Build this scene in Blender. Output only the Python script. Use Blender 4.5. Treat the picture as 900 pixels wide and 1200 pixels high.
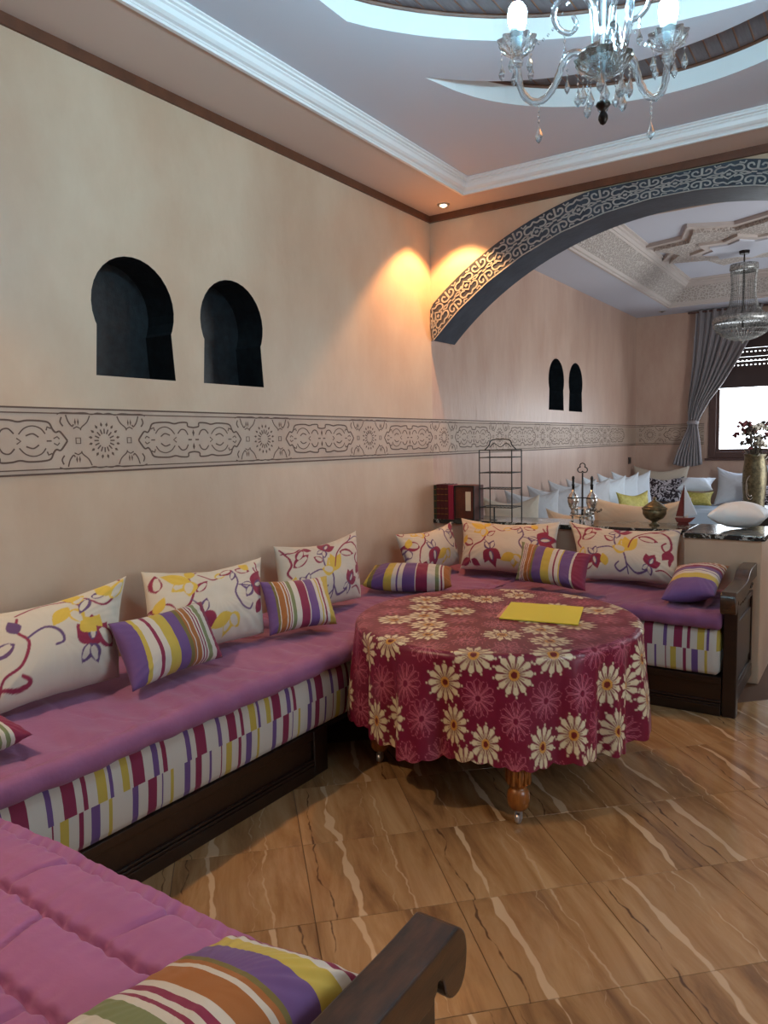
import bpy, bmesh, math, random
import numpy as np
from mathutils import Vector, Matrix
PI = math.pi
random.seed(7)
for o in list(bpy.data.objects): bpy.data.objects.remove(o)
SC = bpy.context.scene
COL = SC.collection

def lin(c):
    c = c/255.0
    return c/12.92 if c <= .04045 else ((c+.055)/1.055)**2.4
def RGB(r, g, b): return (lin(r), lin(g), lin(b), 1.0)

# ------------------------------------------------------------------ camera, world, lights, exposure
def make_camera():
    f, yaw, pitch, roll = 868.66, 0.589934, 0.0926346, 0.0207002
    cy, sy, cp, sp = math.cos(yaw), math.sin(yaw), math.cos(pitch), math.sin(pitch)
    fwd = Vector((-sy*cp, cy*cp, -sp)); right = Vector((cy, sy, 0)); down = fwd.cross(right)
    r2 = right*math.cos(roll)+down*math.sin(roll); d2 = -right*math.sin(roll)+down*math.cos(roll)
    cam = bpy.data.cameras.new('camera'); o = bpy.data.objects.new('camera', cam); COL.objects.link(o)
    cam.sensor_fit = 'AUTO'; cam.sensor_width = 36; cam.lens = f/1200*36; cam.clip_start = .02; cam.clip_end = 100
    m = Matrix((r2, -d2, -fwd)).transposed().to_4x4(); m.translation = Vector((2.88, 0, 1.5))
    o.matrix_world = m; SC.camera = o
make_camera()
W = bpy.data.worlds.new('sky'); SC.world = W; W.use_nodes = True
wn = W.node_tree; bgn = wn.nodes['Background']
tc = wn.nodes.new('ShaderNodeTexCoord'); sep = wn.nodes.new('ShaderNodeSeparateXYZ'); rmp = wn.nodes.new('ShaderNodeValToRGB')
wn.links.new(tc.outputs['Generated'], sep.inputs[0]); wn.links.new(sep.outputs['Z'], rmp.inputs[0]); wn.links.new(rmp.outputs[0], bgn.inputs['Color'])
rmp.color_ramp.elements[0].color = (.78, .84, .86, 1); rmp.color_ramp.elements[1].color = (.55, .74, 1, 1)
bgn.inputs['Strength'].default_value = 7.0
def light(name, kind, loc, energy, color, **kw):
    l = bpy.data.lights.new(name, kind); l.energy = energy; l.color = color
    for k, v in kw.items(): setattr(l, k, v)
    o = bpy.data.objects.new(name, l); COL.objects.link(o); o.location = loc
    return o
def aim(o, d): o.rotation_euler = Vector(d).to_track_quat('-Z', 'Y').to_euler()
def portal(name, loc, d, sx, sy):
    o = light(name, 'AREA', loc, 1, (1, 1, 1), shape='RECTANGLE', size=sx, size_y=sy); o.data.cycles.is_portal = True; aim(o, d)
portal('window_light_far', (1.72, 10.80, 1.72), (0, -1, 0), 1.5, 1.0)
portal('window_light_side', (3.62, 7.3, 1.7), (-1, 0, 0), 1.6, 1.7)
portal('added_opening_right', (4.52, 2.1, 1.55), (-1, 0, 0), 1.2, 1.1)  # added opening in the unseen right wall, to fill the main room with daylight
DOWN = [(.23, 4.80), (.23, .45), (4.17, 4.80), (4.17, .45)]
FDOWN = [(.28, 10.4), (.28, 5.7), (3.2, 10.4)]
for i, (x, y) in enumerate(DOWN):
    o = light('downlight_beam', 'SPOT', (.30, 4.73, 3.155) if i == 0 else (x, y, 3.155), (95, 110, 40, 40)[i], (1, .48, .17) if i == 0 else (1, .70, .42),
              spot_size=math.radians(98 if i == 0 else 102), spot_blend=.3, shadow_soft_size=.03)
VS = SC.view_settings
VS.view_transform = 'Standard'; VS.look = 'None'; VS.gamma = 1; VS.use_curve_mapping = False; VS.exposure = 0.33
BULB = 620.0

# ------------------------------------------------------------------ helpers
MATS = {}
def nd(t, kind, **inp):
    n = t.nodes.new(kind)
    for k, v in inp.items():
        if hasattr(n, k) and k not in n.inputs: setattr(n, k, v)
        else: n.inputs[k].default_value = v
    return n
def mat(name, col, rough=.6, metal=0, bump=None, vary=None, spec=.5, coat=0, stretch=None, sheen=0, coords='Object', rvary=None):
    """bump=(scale,strength,distance), vary=(scale, other colour, amount)"""
    m = bpy.data.materials.new(name); m.use_nodes = True; t = m.node_tree; b = t.nodes['Principled BSDF']
    b.inputs['Base Color'].default_value = col; b.inputs['Roughness'].default_value = rough; b.inputs['Metallic'].default_value = metal
    b.inputs['Specular IOR Level'].default_value = spec; b.inputs['Coat Weight'].default_value = coat; b.inputs['Coat Roughness'].default_value = .12
    b.inputs['Sheen Weight'].default_value = sheen
    co = t.nodes.new('ShaderNodeTexCoord'); mp = t.nodes.new('ShaderNodeMapping'); t.links.new(co.outputs[coords], mp.inputs[0])
    if stretch: mp.inputs['Scale'].default_value = stretch
    if vary:
        n = nd(t, 'ShaderNodeTexNoise', Scale=vary[0], Detail=5.0, Roughness=.6); t.links.new(mp.outputs[0], n.inputs['Vector'])
        r = t.nodes.new('ShaderNodeValToRGB'); r.color_ramp.elements[0].position = .35; r.color_ramp.elements[1].position = .68
        a, c = col, vary[1]; k = vary[2]
        r.color_ramp.elements[0].color = a; r.color_ramp.elements[1].color = tuple(a[i]*(1-k)+c[i]*k for i in range(3))+(1,)
        t.links.new(n.outputs['Fac'], r.inputs[0]); t.links.new(r.outputs[0], b.inputs['Base Color'])
        if rvary:
            mr = t.nodes.new('ShaderNodeMapRange'); mr.inputs['To Min'].default_value = rvary[0]; mr.inputs['To Max'].default_value = rvary[1]
            t.links.new(n.outputs['Fac'], mr.inputs[0]); t.links.new(mr.outputs[0], b.inputs['Roughness'])
    if bump:
        n2 = nd(t, 'ShaderNodeTexNoise', Scale=bump[0], Detail=4.0); t.links.new(mp.outputs[0], n2.inputs['Vector'])
        bp = t.nodes.new('ShaderNodeBump'); bp.inputs['Strength'].default_value = bump[1]; bp.inputs['Distance'].default_value = bump[2]
        t.links.new(n2.outputs['Fac'], bp.inputs['Height']); t.links.new(bp.outputs[0], b.inputs['Normal'])
    MATS[name] = m; return m
def emis(name, col, s):
    m = bpy.data.materials.new(name); m.use_nodes = True; b = m.node_tree.nodes['Principled BSDF']
    b.inputs['Base Color'].default_value = (1, 1, 1, 1); b.inputs['Emission Color'].default_value = col; b.inputs['Emission Strength'].default_value = s
    return m
def attr_mat(name, rough=.8, sheen=.15, weave=700, bstr=.25, coat=0, spec=.5):
    m = mat(name, (.5, .5, .5, 1), rough, bump=(weave, bstr, .0006), sheen=sheen, coat=coat, spec=spec); t = m.node_tree
    a = t.nodes.new('ShaderNodeAttribute'); a.attribute_name = 'print'; t.links.new(a.outputs['Color'], t.nodes['Principled BSDF'].inputs['Base Color'])
    return m
def ramp_mat(name, rows, scale_u, rough=.8):
    """stripes woven along UV x; rows = list of stop lists [(pos,col)], row chosen by UV y"""
    m = mat(name, (.5, .5, .5, 1), rough, bump=(500, .2, .0006), sheen=.1); t = m.node_tree; b = t.nodes['Principled BSDF']
    uv = t.nodes.new('ShaderNodeUVMap'); s = t.nodes.new('ShaderNodeSeparateXYZ'); t.links.new(uv.outputs[0], s.inputs[0])
    mu = nd(t, 'ShaderNodeMath', operation='MULTIPLY'); mu.inputs[1].default_value = scale_u; t.links.new(s.outputs['X'], mu.inputs[0])
    outs = []
    for ri, stops in enumerate(rows):
        ad = nd(t, 'ShaderNodeMath', operation='FRACT'); t.links.new(mu.outputs[0], ad.inputs[0])
        r = t.nodes.new('ShaderNodeValToRGB'); cr = r.color_ramp; cr.interpolation = 'CONSTANT'
        cr.elements.remove(cr.elements[1]); cr.elements[0].position = 0; cr.elements[0].color = stops[0][1]
        for p, c in stops[1:]:
            e = cr.elements.new(p); e.color = c
        t.links.new(ad.outputs[0], r.inputs[0]); outs.append(r.outputs[0])
    if len(outs) == 1: t.links.new(outs[0], b.inputs['Base Color'])
    else:
        g = nd(t, 'ShaderNodeMath', operation='GREATER_THAN'); g.inputs[1].default_value = .5; t.links.new(s.outputs['Y'], g.inputs[0])
        mx = t.nodes.new('ShaderNodeMix'); mx.data_type = 'RGBA'; t.links.new(g.outputs[0], mx.inputs[0])
        t.links.new(outs[0], mx.inputs[6]); t.links.new(outs[1], mx.inputs[7]); t.links.new(mx.outputs[2], b.inputs['Base Color'])
    return m

def link(name, me, m=None, parent=None, loc=None, smooth=False, bev=None, kind=None):
    o = bpy.data.objects.new(name, me); COL.objects.link(o)
    if m is not None and len(me.materials) == 0: me.materials.append(m)
    if parent is not None: o.parent = parent
    if loc is not None: o.location = loc
    if smooth:
        for p in me.polygons: p.use_smooth = True
    if bev:
        b = o.modifiers.new('bevel', 'BEVEL'); b.width = bev; b.segments = 2; b.limit_method = 'ANGLE'
    if kind: o['kind'] = kind
    return o
class MB:
    def __init__(s): s.v = []; s.f = []; s.uv = None
    def add(s, vs, fs):
        n = len(s.v); s.v += [tuple(p) for p in vs]; s.f += [tuple(i+n for i in f) for f in fs]; return s
    def box(s, x0, x1, y0, y1, z0, z1):
        return s.add([(x0, y0, z0), (x1, y0, z0), (x1, y1, z0), (x0, y1, z0), (x0, y0, z1), (x1, y0, z1), (x1, y1, z1), (x0, y1, z1)],
                     [(0, 3, 2, 1), (4, 5, 6, 7), (0, 1, 5, 4), (1, 2, 6, 5), (2, 3, 7, 6), (3, 0, 4, 7)])
    def prism(s, poly, axis, a, b):
        """poly 2D points extruded along axis from a to b; axis 0: (y,z), 1: (x,z), 2: (x,y)"""
        def P(p, c): return (c, p[0], p[1]) if axis == 0 else ((p[0], c, p[1]) if axis == 1 else (p[0], p[1], c))
        n = len(poly); vs = [P(p, a) for p in poly]+[P(p, b) for p in poly]
        fs = [tuple(range(n)), tuple(range(2*n-1, n-1, -1))]+[(i, i+n, (i+1) % n+n, (i+1) % n) for i in range(n)]
        return s.add(vs, fs)
    def lathe(s, prof, c=(0, 0, 0), n=20, axis=2):
        vs = []; k = len(prof)
        for i in range(n):
            a = 2*PI*i/n
            for r, z in prof:
                p = (r*math.cos(a), r*math.sin(a), z)
                if axis == 0: p = (p[2], p[0], p[1])
                elif axis == 1: p = (p[0], p[2], p[1])
                vs.append((p[0]+c[0], p[1]+c[1], p[2]+c[2]))
        fs = []
        for i in range(n):
            j = (i+1) % n
            for q in range(k-1): fs.append((i*k+q, j*k+q, j*k+q+1, i*k+q+1))
        fs.append(tuple(i*k for i in range(n-1, -1, -1))); fs.append(tuple(i*k+k-1 for i in range(n)))
        return s.add(vs, fs)
    def tube(s, pts, r, n=8, caps=True):
        pts = [Vector(p) for p in pts]; rr = r if isinstance(r, (list, tuple)) else [r]*len(pts)
        vs = []; up = None
        for i, p in enumerate(pts):
            d = (pts[min(i+1, len(pts)-1)]-pts[max(i-1, 0)]).normalized()
            if up is None: up = Vector((0, 0, 1)) if abs(d.z) < .9 else Vector((1, 0, 0))
            x = d.cross(up)
            if x.length < 1e-5: x = d.orthogonal()
            x.normalize(); up = x.cross(d).normalized()
            for k in range(n):
                a = 2*PI*k/n; vs.append(p+(x*math.cos(a)+up*math.sin(a))*rr[i])
        fs = [(i*n+k, i*n+(k+1) % n, (i+1)*n+(k+1) % n, (i+1)*n+k) for i in range(len(pts)-1) for k in range(n)]
        if caps: fs += [tuple(range(n-1, -1, -1)), tuple(range((len(pts)-1)*n, len(pts)*n))]
        return s.add(vs, fs)
    def octa(s, c, r, h):
        x, y, z = c
        return s.add([(x+r, y, z), (x, y+r, z), (x-r, y, z), (x, y-r, z), (x, y, z+h), (x, y, z-h)],
                     [(0, 1, 4), (1, 2, 4), (2, 3, 4), (3, 0, 4), (1, 0, 5), (2, 1, 5), (3, 2, 5), (0, 3, 5)])
    def mesh(s, name='m'):
        me = bpy.data.meshes.new(name); me.from_pydata(s.v, [], s.f); me.validate(); 
        bm = bmesh.new(); bm.from_mesh(me); bmesh.ops.recalc_face_normals(bm, faces=bm.faces); bm.to_mesh(me); bm.free(); return me
    def obj(s, name, m, parent=None, **k): return link(name, s.mesh(name), m, parent, **k)
def bx(name, m, b, parent=None, **k): return MB().box(*b).obj(name, m, parent, **k)
def thing(name, label, cat, loc=(0, 0, 0), rz=0, group=None):
    o = bpy.data.objects.new(name, None); COL.objects.link(o); o.location = loc; o.rotation_euler = (0, 0, rz); o.empty_display_size = .05
    return tag(o, label, cat, group)
def tag(o, label, cat, group=None):
    o['label'] = label; o['category'] = cat
    if group: o['group'] = group
    return o
def part(o, label): o['label'] = label; return o
def struct(o): o['kind'] = 'structure'; return o
def dup(o, parent=None, loc=None):
    c = o.copy(); COL.objects.link(c)
    if parent is not None: c.parent = parent
    if loc is not None: c.location = loc
    return c
def fill(outer, holes=()):
    """triangulated flat polygon with holes in 2D -> (verts2d, faces)"""
    bm = bmesh.new()
    for loop in [outer]+list(holes):
        vs = [bm.verts.new((p[0], p[1], 0)) for p in loop]
        for i in range(len(vs)): bm.edges.new((vs[i], vs[(i+1) % len(vs)]))
    bmesh.ops.triangle_fill(bm, use_beauty=True, use_dissolve=False, edges=bm.edges[:])
    bm.verts.index_update(); v = [(q.co.x, q.co.y) for q in bm.verts]; f = [tuple(w.index for w in q.verts) for q in bm.faces]; bm.free()
    return v, f
def grid_mesh(name, P, uv=None, cols=None, closed_u=False, flip=False):
    """P: (n,m,3) array"""
    n, m = P.shape[:2]; idx = np.arange(n*m).reshape(n, m)
    I = np.vstack([idx, idx[:1]]) if closed_u else idx
    a, b, c, d = I[:-1, :-1], I[1:, :-1], I[1:, 1:], I[:-1, 1:]
    q = np.stack([a, b, c, d] if not flip else [a, d, c, b], -1).reshape(-1, 4)
    return raw_mesh(name, P.reshape(-1, 3), q, None if uv is None else uv.reshape(-1, 2), None if cols is None else cols.reshape(-1, 3))
def raw_mesh(name, V, Q, uv=None, cols=None):
    me = bpy.data.meshes.new(name); V = np.asarray(V, np.float32); Q = np.asarray(Q, np.int32)
    me.vertices.add(len(V)); me.vertices.foreach_set('co', V.ravel()); me.loops.add(Q.size); me.loops.foreach_set('vertex_index', Q.ravel())
    me.polygons.add(len(Q)); me.polygons.foreach_set('loop_start', np.arange(0, Q.size, 4, dtype=np.int32))
    me.polygons.foreach_set('loop_total', np.full(len(Q), 4, np.int32)); me.polygons.foreach_set('use_smooth', np.ones(len(Q), bool))
    if uv is not None:
        l = me.uv_layers.new(name='UVMap'); l.data.foreach_set('uv', np.asarray(uv, np.float32)[Q.ravel()].ravel())
    if cols is not None:
        a = me.color_attributes.new('print', 'FLOAT_COLOR', 'POINT'); c4 = np.ones((len(V), 4), np.float32); c4[:, :3] = cols
        a.data.foreach_set('color', c4.ravel())
    me.update(); me.validate(); return me

# ------------------------------------------------------------------ materials
M_WALL = mat('tadelakt_wall', RGB(194, 163, 138), .42, bump=(9, .25, .01), vary=(2.2, RGB(208, 184, 160), .9), stretch=(1, 1, .6), rvary=(.34, .52))
M_WALLF = mat('tadelakt_pink', RGB(186, 150, 132), .38, bump=(14, .35, .01), vary=(3.2, RGB(204, 174, 156), .9), stretch=(1, 1, .35), rvary=(.28, .5))
M_CEIL = mat('ceiling_plaster', RGB(198, 200, 212), .75, bump=(20, .1, .003))
M_SOFF = mat('ceiling_border_paint', RGB(208, 190, 180), .7, bump=(20, .1, .003))
M_WHITE = mat('white_gloss_moulding', RGB(232, 232, 234), .45)
M_RELIEF = mat('carved_plaster', RGB(196, 184, 178), .7)
M_TRIM = mat('brown_trim', RGB(104, 60, 38), .5, vary=(12, RGB(80, 45, 28), .8))
M_DARKL = mat('frieze_line', RGB(92, 66, 54), .6)
M_FRZ = mat('frieze_plaster', RGB(190, 166, 148), .5, bump=(30, .3, .004), vary=(5, RGB(176, 150, 132), .8))
M_NAVY = mat('slate_blue_paint', RGB(44, 50, 62), .35, bump=(25, .3, .004), vary=(7, RGB(66, 74, 88), .8))
M_SILV = mat('silvered_relief', RGB(176, 170, 164), .45, vary=(14, RGB(146, 142, 138), .8))
M_NICHE = mat('black_niche_paint', RGB(15, 17, 22), .38, vary=(22, RGB(40, 50, 56), .5), bump=(30, .4, .005))
M_WOOD = mat('dark_walnut', RGB(40, 22, 15), .3, coat=.3, vary=(9, RGB(24, 13, 9), .9), stretch=(1, 6, 6), bump=(40, .1, .002))
M_WOODL = mat('worn_walnut', RGB(72, 46, 28), .3, coat=.35, vary=(7, RGB(34, 22, 16), 1), stretch=(6, 1.5, 6), bump=(40, .12, .002))
M_HONEY = mat('honey_wood', RGB(150, 92, 38), .35, coat=.2, vary=(20, RGB(110, 60, 22), .8), stretch=(4, 4, 1))
M_SLAT = mat('ceiling_slat_wood', RGB(112, 98, 100), .45, vary=(10, RGB(88, 74, 76), .8), stretch=(8, .8, 8))
M_SLATB = mat('slat_joint_wood', RGB(150, 100, 70), .5)
M_GROUT = mat('grout', RGB(92, 66, 48), .8)
M_QUILT = mat('purple_quilt', RGB(150, 92, 132), .8, bump=(60, .35, .004), sheen=.12, vary=(3, RGB(138, 82, 124), .8))
M_QUILTP = mat('pink_purple_quilt', RGB(164, 98, 146), .8, bump=(60, .3, .003), sheen=.12, vary=(3, RGB(152, 90, 138), .8))
M_QUILT2 = mat('deep_purple_quilt', RGB(132, 78, 120), .8, bump=(60, .35, .004), sheen=.12, vary=(3, RGB(118, 70, 110), .8))
M_CASTOR = mat('castor_metal', RGB(200, 200, 204), .3, metal=.8)
M_BLACK = mat('black_iron', RGB(22, 20, 20), .5)
M_SILVER = mat('silver_plate', RGB(205, 200, 195), .25, metal=.9)
M_BRASS = mat('aged_brass', RGB(128, 114, 84), .42, metal=.6, vary=(40, RGB(70, 60, 44), .9), bump=(60, .4, .003))
M_RED = mat('dark_red_leather', RGB(74, 16, 22), .5)
M_GREENB = mat('dark_green_leather', RGB(40, 52, 34), .5)
M_MAG = mat('magenta_cover', RGB(140, 24, 56), .5)
M_GOLD = mat('gold_foil', RGB(140, 104, 56), .35, metal=.7)
M_BOXB = mat('brown_box', RGB(98, 44, 26), .5, vary=(20, RGB(60, 28, 20), .8))
M_PAPER = mat('paper_edge', RGB(215, 205, 180), .8)
M_BEIGE = mat('beige_linen', RGB(196, 182, 164), .85, bump=(120, .3, .002), sheen=.1)
M_GREY = mat('grey_white_satin', RGB(196, 194, 196), .6, bump=(40, .3, .004), sheen=.2)
M_PALEB = mat('white_satin', RGB(222, 228, 234), .5, bump=(40, .3, .004), sheen=.2)
M_YEL = mat('yellow_paper', RGB(222, 208, 70), .6)
M_PINKP = mat('pink_paper', RGB(214, 150, 140), .7)
M_GOLDP = mat('golden_satin', RGB(206, 192, 104), .5, vary=(30, RGB(160, 140, 60), .8))
M_CURT = mat('grey_curtain', RGB(138, 130, 132), .55, sheen=.4)
M_FRAME = mat('brown_window_frame', RGB(84, 56, 50), .5)
M_SHUT = mat('dark_shutter', RGB(66, 48, 46), .6)
M_BOATR = mat('boat_red', RGB(104, 34, 30), .5); M_SAIL = mat('sail_white', RGB(206, 216, 230), .6)
M_SOCK = mat('black_plastic', RGB(26, 24, 26), .3)
M_STEM = mat('dried_stem', RGB(84, 70, 52), .8); M_PETR = mat('dried_red_petal', RGB(120, 60, 62), .8); M_PETW = mat('dried_cream_petal', RGB(190, 180, 164), .8); M_PETD = mat('dried_dark_leaf', RGB(66, 52, 46), .8)
M_PORC = mat('bulb_socket', RGB(206, 222, 230), .4)
M_BULB = emis('lit_bulb', (.46, .82, 1, 1), BULB)
M_LAMP = emis('downlight_lamp', (1, .72, .4, 1), 14.0)
M_LAMPOFF = mat('unlit_lamp', RGB(90, 84, 80), .3)
M_CHROME = mat('chrome_ring', RGB(190, 186, 180), .3, metal=.8)
M_HUBM = mat('dark_metal_cap', RGB(40, 36, 34), .35, metal=.6)
M_PIER = M_WALL

def glass(name, tint, t=.45, rough=.03):
    m = bpy.data.materials.new(name); m.use_nodes = True; n = m.node_tree; b = n.nodes['Principled BSDF']; out = n.nodes['Material Output']
    b.inputs['Base Color'].default_value = tint; b.inputs['Roughness'].default_value = rough; b.inputs['Transmission Weight'].default_value = 1; b.inputs['IOR'].default_value = 1.5
    tr = n.nodes.new('ShaderNodeBsdfTransparent'); tr.inputs[0].default_value = tint; mx = n.nodes.new('ShaderNodeMixShader'); mx.inputs[0].default_value = t
    n.links.new(b.outputs[0], mx.inputs[1]); n.links.new(tr.outputs[0], mx.inputs[2]); n.links.new(mx.outputs[0], out.inputs[0]); return m
M_CRYS = glass('cut_crystal', (.93, .98, 1, 1), .35)
M_SMOKE = glass('grey_crystal', (.72, .74, .74, 1), .25, .1)
M_PANE = glass('window_glass', (.97, .98, 1, 1), .92)
def beadmat():
    m = mat('chandelier_beads', RGB(96, 94, 92), .25, metal=.35, vary=(60, RGB(210, 208, 204), .9)); return m
M_BEAD = beadmat()

def marble():
    m = mat('dark_marble', RGB(26, 34, 34), .16, coat=.3); t = m.node_tree; b = t.nodes['Principled BSDF']
    co = t.nodes.new('ShaderNodeTexCoord'); n = nd(t, 'ShaderNodeTexNoise', Scale=6.0, Detail=8.0, Roughness=.7, Distortion=1.2)
    t.links.new(co.outputs['Object'], n.inputs['Vector']); r = t.nodes.new('ShaderNodeValToRGB'); cr = r.color_ramp
    cr.elements[0].position = .5; cr.elements[0].color = RGB(24, 30, 30); cr.elements[1].position = .56; cr.elements[1].color = RGB(24, 30, 30)
    e = cr.elements.new(.53); e.color = RGB(196, 200, 196); e = cr.elements.new(.2); e.color = RGB(50, 58, 58)
    t.links.new(n.outputs['Fac'], r.inputs[0]); t.links.new(r.outputs[0], b.inputs['Base Color']); return m
M_MARB = marble()

def tile_mat():
    m = bpy.data.materials.new('veined_floor_tile'); m.use_nodes = True; t = m.node_tree; b = t.nodes['Principled BSDF']
    b.inputs['Roughness'].default_value = .16; b.inputs['Specular IOR Level'].default_value = .5
    co = t.nodes.new('ShaderNodeTexCoord'); oi = t.nodes.new('ShaderNodeObjectInfo')
    cb = t.nodes.new('ShaderNodeVectorMath'); cb.operation = 'ADD'
    sc = t.nodes.new('ShaderNodeVectorMath'); sc.operation = 'SCALE'; sc.inputs['Scale'].default_value = 7.0
    cx = t.nodes.new('ShaderNodeCombineXYZ')
    t.links.new(oi.outputs['Random'], cx.inputs[0]); t.links.new(oi.outputs['Random'], cx.inputs[1]); t.links.new(cx.outputs[0], sc.inputs[0])
    t.links.new(co.outputs['Object'], cb.inputs[0]); t.links.new(sc.outputs[0], cb.inputs[1])
    # broad brown clouding stretched along the vein direction (local y)
    mp = t.nodes.new('ShaderNodeMapping'); mp.inputs['Scale'].default_value = (5.5, .9, 1); t.links.new(cb.outputs[0], mp.inputs[0])
    n1 = nd(t, 'ShaderNodeTexNoise', Scale=1.6, Detail=7.0, Roughness=.62, Distortion=.6); t.links.new(mp.outputs[0], n1.inputs['Vector'])
    r1 = t.nodes.new('ShaderNodeValToRGB'); c = r1.color_ramp
    c.elements[0].position = .30; c.elements[0].color = RGB(112, 80, 52); c.elements[1].position = .72; c.elements[1].color = RGB(180, 146, 106)
    e = c.elements.new(.5); e.color = RGB(154, 117, 79); t.links.new(n1.outputs['Fac'], r1.inputs[0])
    # long wavering vein bands: narrow zone where (x + slow noise(y)) crosses a value
    s = t.nodes.new('ShaderNodeSeparateXYZ'); t.links.new(co.outputs['Object'], s.inputs[0])
    last = r1.outputs[0]
    for k, (off, wid, amp, col, fsc) in enumerate([(-.10, .0125, .11, RGB(194, 166, 134), 1.5), (.09, .0045, .05, RGB(184, 154, 120), 5.5), (.04, .003, .05, RGB(172, 142, 108), 7.0), (-.19, .004, .08, RGB(92, 66, 46), 3.0)]):
        mp2 = t.nodes.new('ShaderNodeMapping'); mp2.inputs['Location'].default_value = (k*3.3, k*1.7, 0); mp2.inputs['Scale'].default_value = (.7, fsc*.5, 1)
        t.links.new(cb.outputs[0], mp2.inputs[0])
        n2 = nd(t, 'ShaderNodeTexNoise', Scale=2.0, Detail=3.0, Roughness=.55); t.links.new(mp2.outputs[0], n2.inputs['Vector'])
        ml = nd(t, 'ShaderNodeMath', operation='MULTIPLY_ADD'); ml.inputs[1].default_value = amp*2; ml.inputs[2].default_value = -amp-off; t.links.new(n2.outputs['Fac'], ml.inputs[0])
        ad = nd(t, 'ShaderNodeMath', operation='ADD'); t.links.new(s.outputs['X'], ad.inputs[0]); t.links.new(ml.outputs[0], ad.inputs[1])
        ab = nd(t, 'ShaderNodeMath', operation='ABSOLUTE'); t.links.new(ad.outputs[0], ab.inputs[0])
        # width breaks up along the vein
        n3 = nd(t, 'ShaderNodeTexNoise', Scale=5.0+k*3, Detail=3.0); t.links.new(cb.outputs[0], n3.inputs['Vector'])
        wd = nd(t, 'ShaderNodeMath', operation='MULTIPLY_ADD'); wd.inputs[1].default_value = wid*4.5; wd.inputs[2].default_value = -wid*1.35; t.links.new(n3.outputs['Fac'], wd.inputs[0])
        lt = nd(t, 'ShaderNodeMath', operation='SUBTRACT'); t.links.new(wd.outputs[0], lt.inputs[0]); t.links.new(ab.outputs[0], lt.inputs[1])
        sm = nd(t, 'ShaderNodeMath', operation='MULTIPLY'); sm.inputs[1].default_value = 260; sm.use_clamp = True; t.links.new(lt.outputs[0], sm.inputs[0])
        mx = t.nodes.new('ShaderNodeMix'); mx.data_type = 'RGBA'; t.links.new(sm.outputs[0], mx.inputs[0]); t.links.new(last, mx.inputs[6]); mx.inputs[7].default_value = col
        last = mx.outputs[2]
    t.links.new(last, b.inputs['Base Color'])
    n4 = nd(t, 'ShaderNodeTexNoise', Scale=14.0, Detail=3.0); t.links.new(cb.outputs[0], n4.inputs['Vector'])
    bp = t.nodes.new('ShaderNodeBump'); bp.inputs['Strength'].default_value = .06; bp.inputs['Distance'].default_value = .004
    t.links.new(n4.outputs['Fac'], bp.inputs['Height']); t.links.new(bp.outputs[0], b.inputs['Normal'])
    return m
M_TILE = tile_mat()
def relief_mat():
    m = mat('lace_plaster', RGB(190, 178, 172), .7); t = m.node_tree; b = t.nodes['Principled BSDF']
    co = t.nodes.new('ShaderNodeTexCoord'); v = nd(t, 'ShaderNodeTexVoronoi', Scale=26.0); v.feature = 'DISTANCE_TO_EDGE'
    t.links.new(co.outputs['Object'], v.inputs['Vector']); r = t.nodes.new('ShaderNodeValToRGB')
    r.color_ramp.elements[0].position = .04; r.color_ramp.elements[1].position = .16; t.links.new(v.outputs[0], r.inputs[0])
    bp = t.nodes.new('ShaderNodeBump'); bp.inputs['Strength'].default_value = .7; bp.inputs['Distance'].default_value = .012; bp.invert = True
    t.links.new(r.outputs[0], bp.inputs['Height']); t.links.new(bp.outputs[0], b.inputs['Normal'])
    r2 = t.nodes.new('ShaderNodeValToRGB'); r2.color_ramp.elements[0].color = RGB(204, 194, 188); r2.color_ramp.elements[1].color = RGB(172, 160, 152)
    r2.color_ramp.elements[0].position = .04; r2.color_ramp.elements[1].position = .12
    t.links.new(v.outputs[0], r2.inputs[0]); t.links.new(r2.outputs[0], b.inputs['Base Color']); return m
M_LACE = relief_mat()
def pattern_dark():
    m = mat('dark_scroll_fabric', RGB(40, 28, 34), .7); t = m.node_tree; b = t.nodes['Principled BSDF']
    co = t.nodes.new('ShaderNodeTexCoord'); v = nd(t, 'ShaderNodeTexNoise', Scale=16.0, Distortion=2.5, Detail=1.0); t.links.new(co.outputs['Object'], v.inputs['Vector'])
    r = t.nodes.new('ShaderNodeValToRGB'); r.color_ramp.interpolation = 'CONSTANT'; r.color_ramp.elements[0].color = RGB(44, 30, 36); r.color_ramp.elements[1].position = .5
    r.color_ramp.elements[1].color = RGB(196, 188, 192); t.links.new(v.outputs['Fac'], r.inputs[0]); t.links.new(r.outputs[0], b.inputs['Base Color']); return m
M_SCROLL = pattern_dark()

# ------------------------------------------------------------------ room dimensions
XR, YN, YA, YA2, YF = 4.4, -1.4, 5.0, 5.3, 10.72      # right wall, near end, arch wall front / back, window wall
ZS, ZR, ZT = 3.185, 3.265, 3.375                      # border soffit, recessed ceiling, slats
XF = 3.5; ZFS, ZFC = 3.16, 3.425                      # far room: right wall, border, inner ceiling

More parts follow.
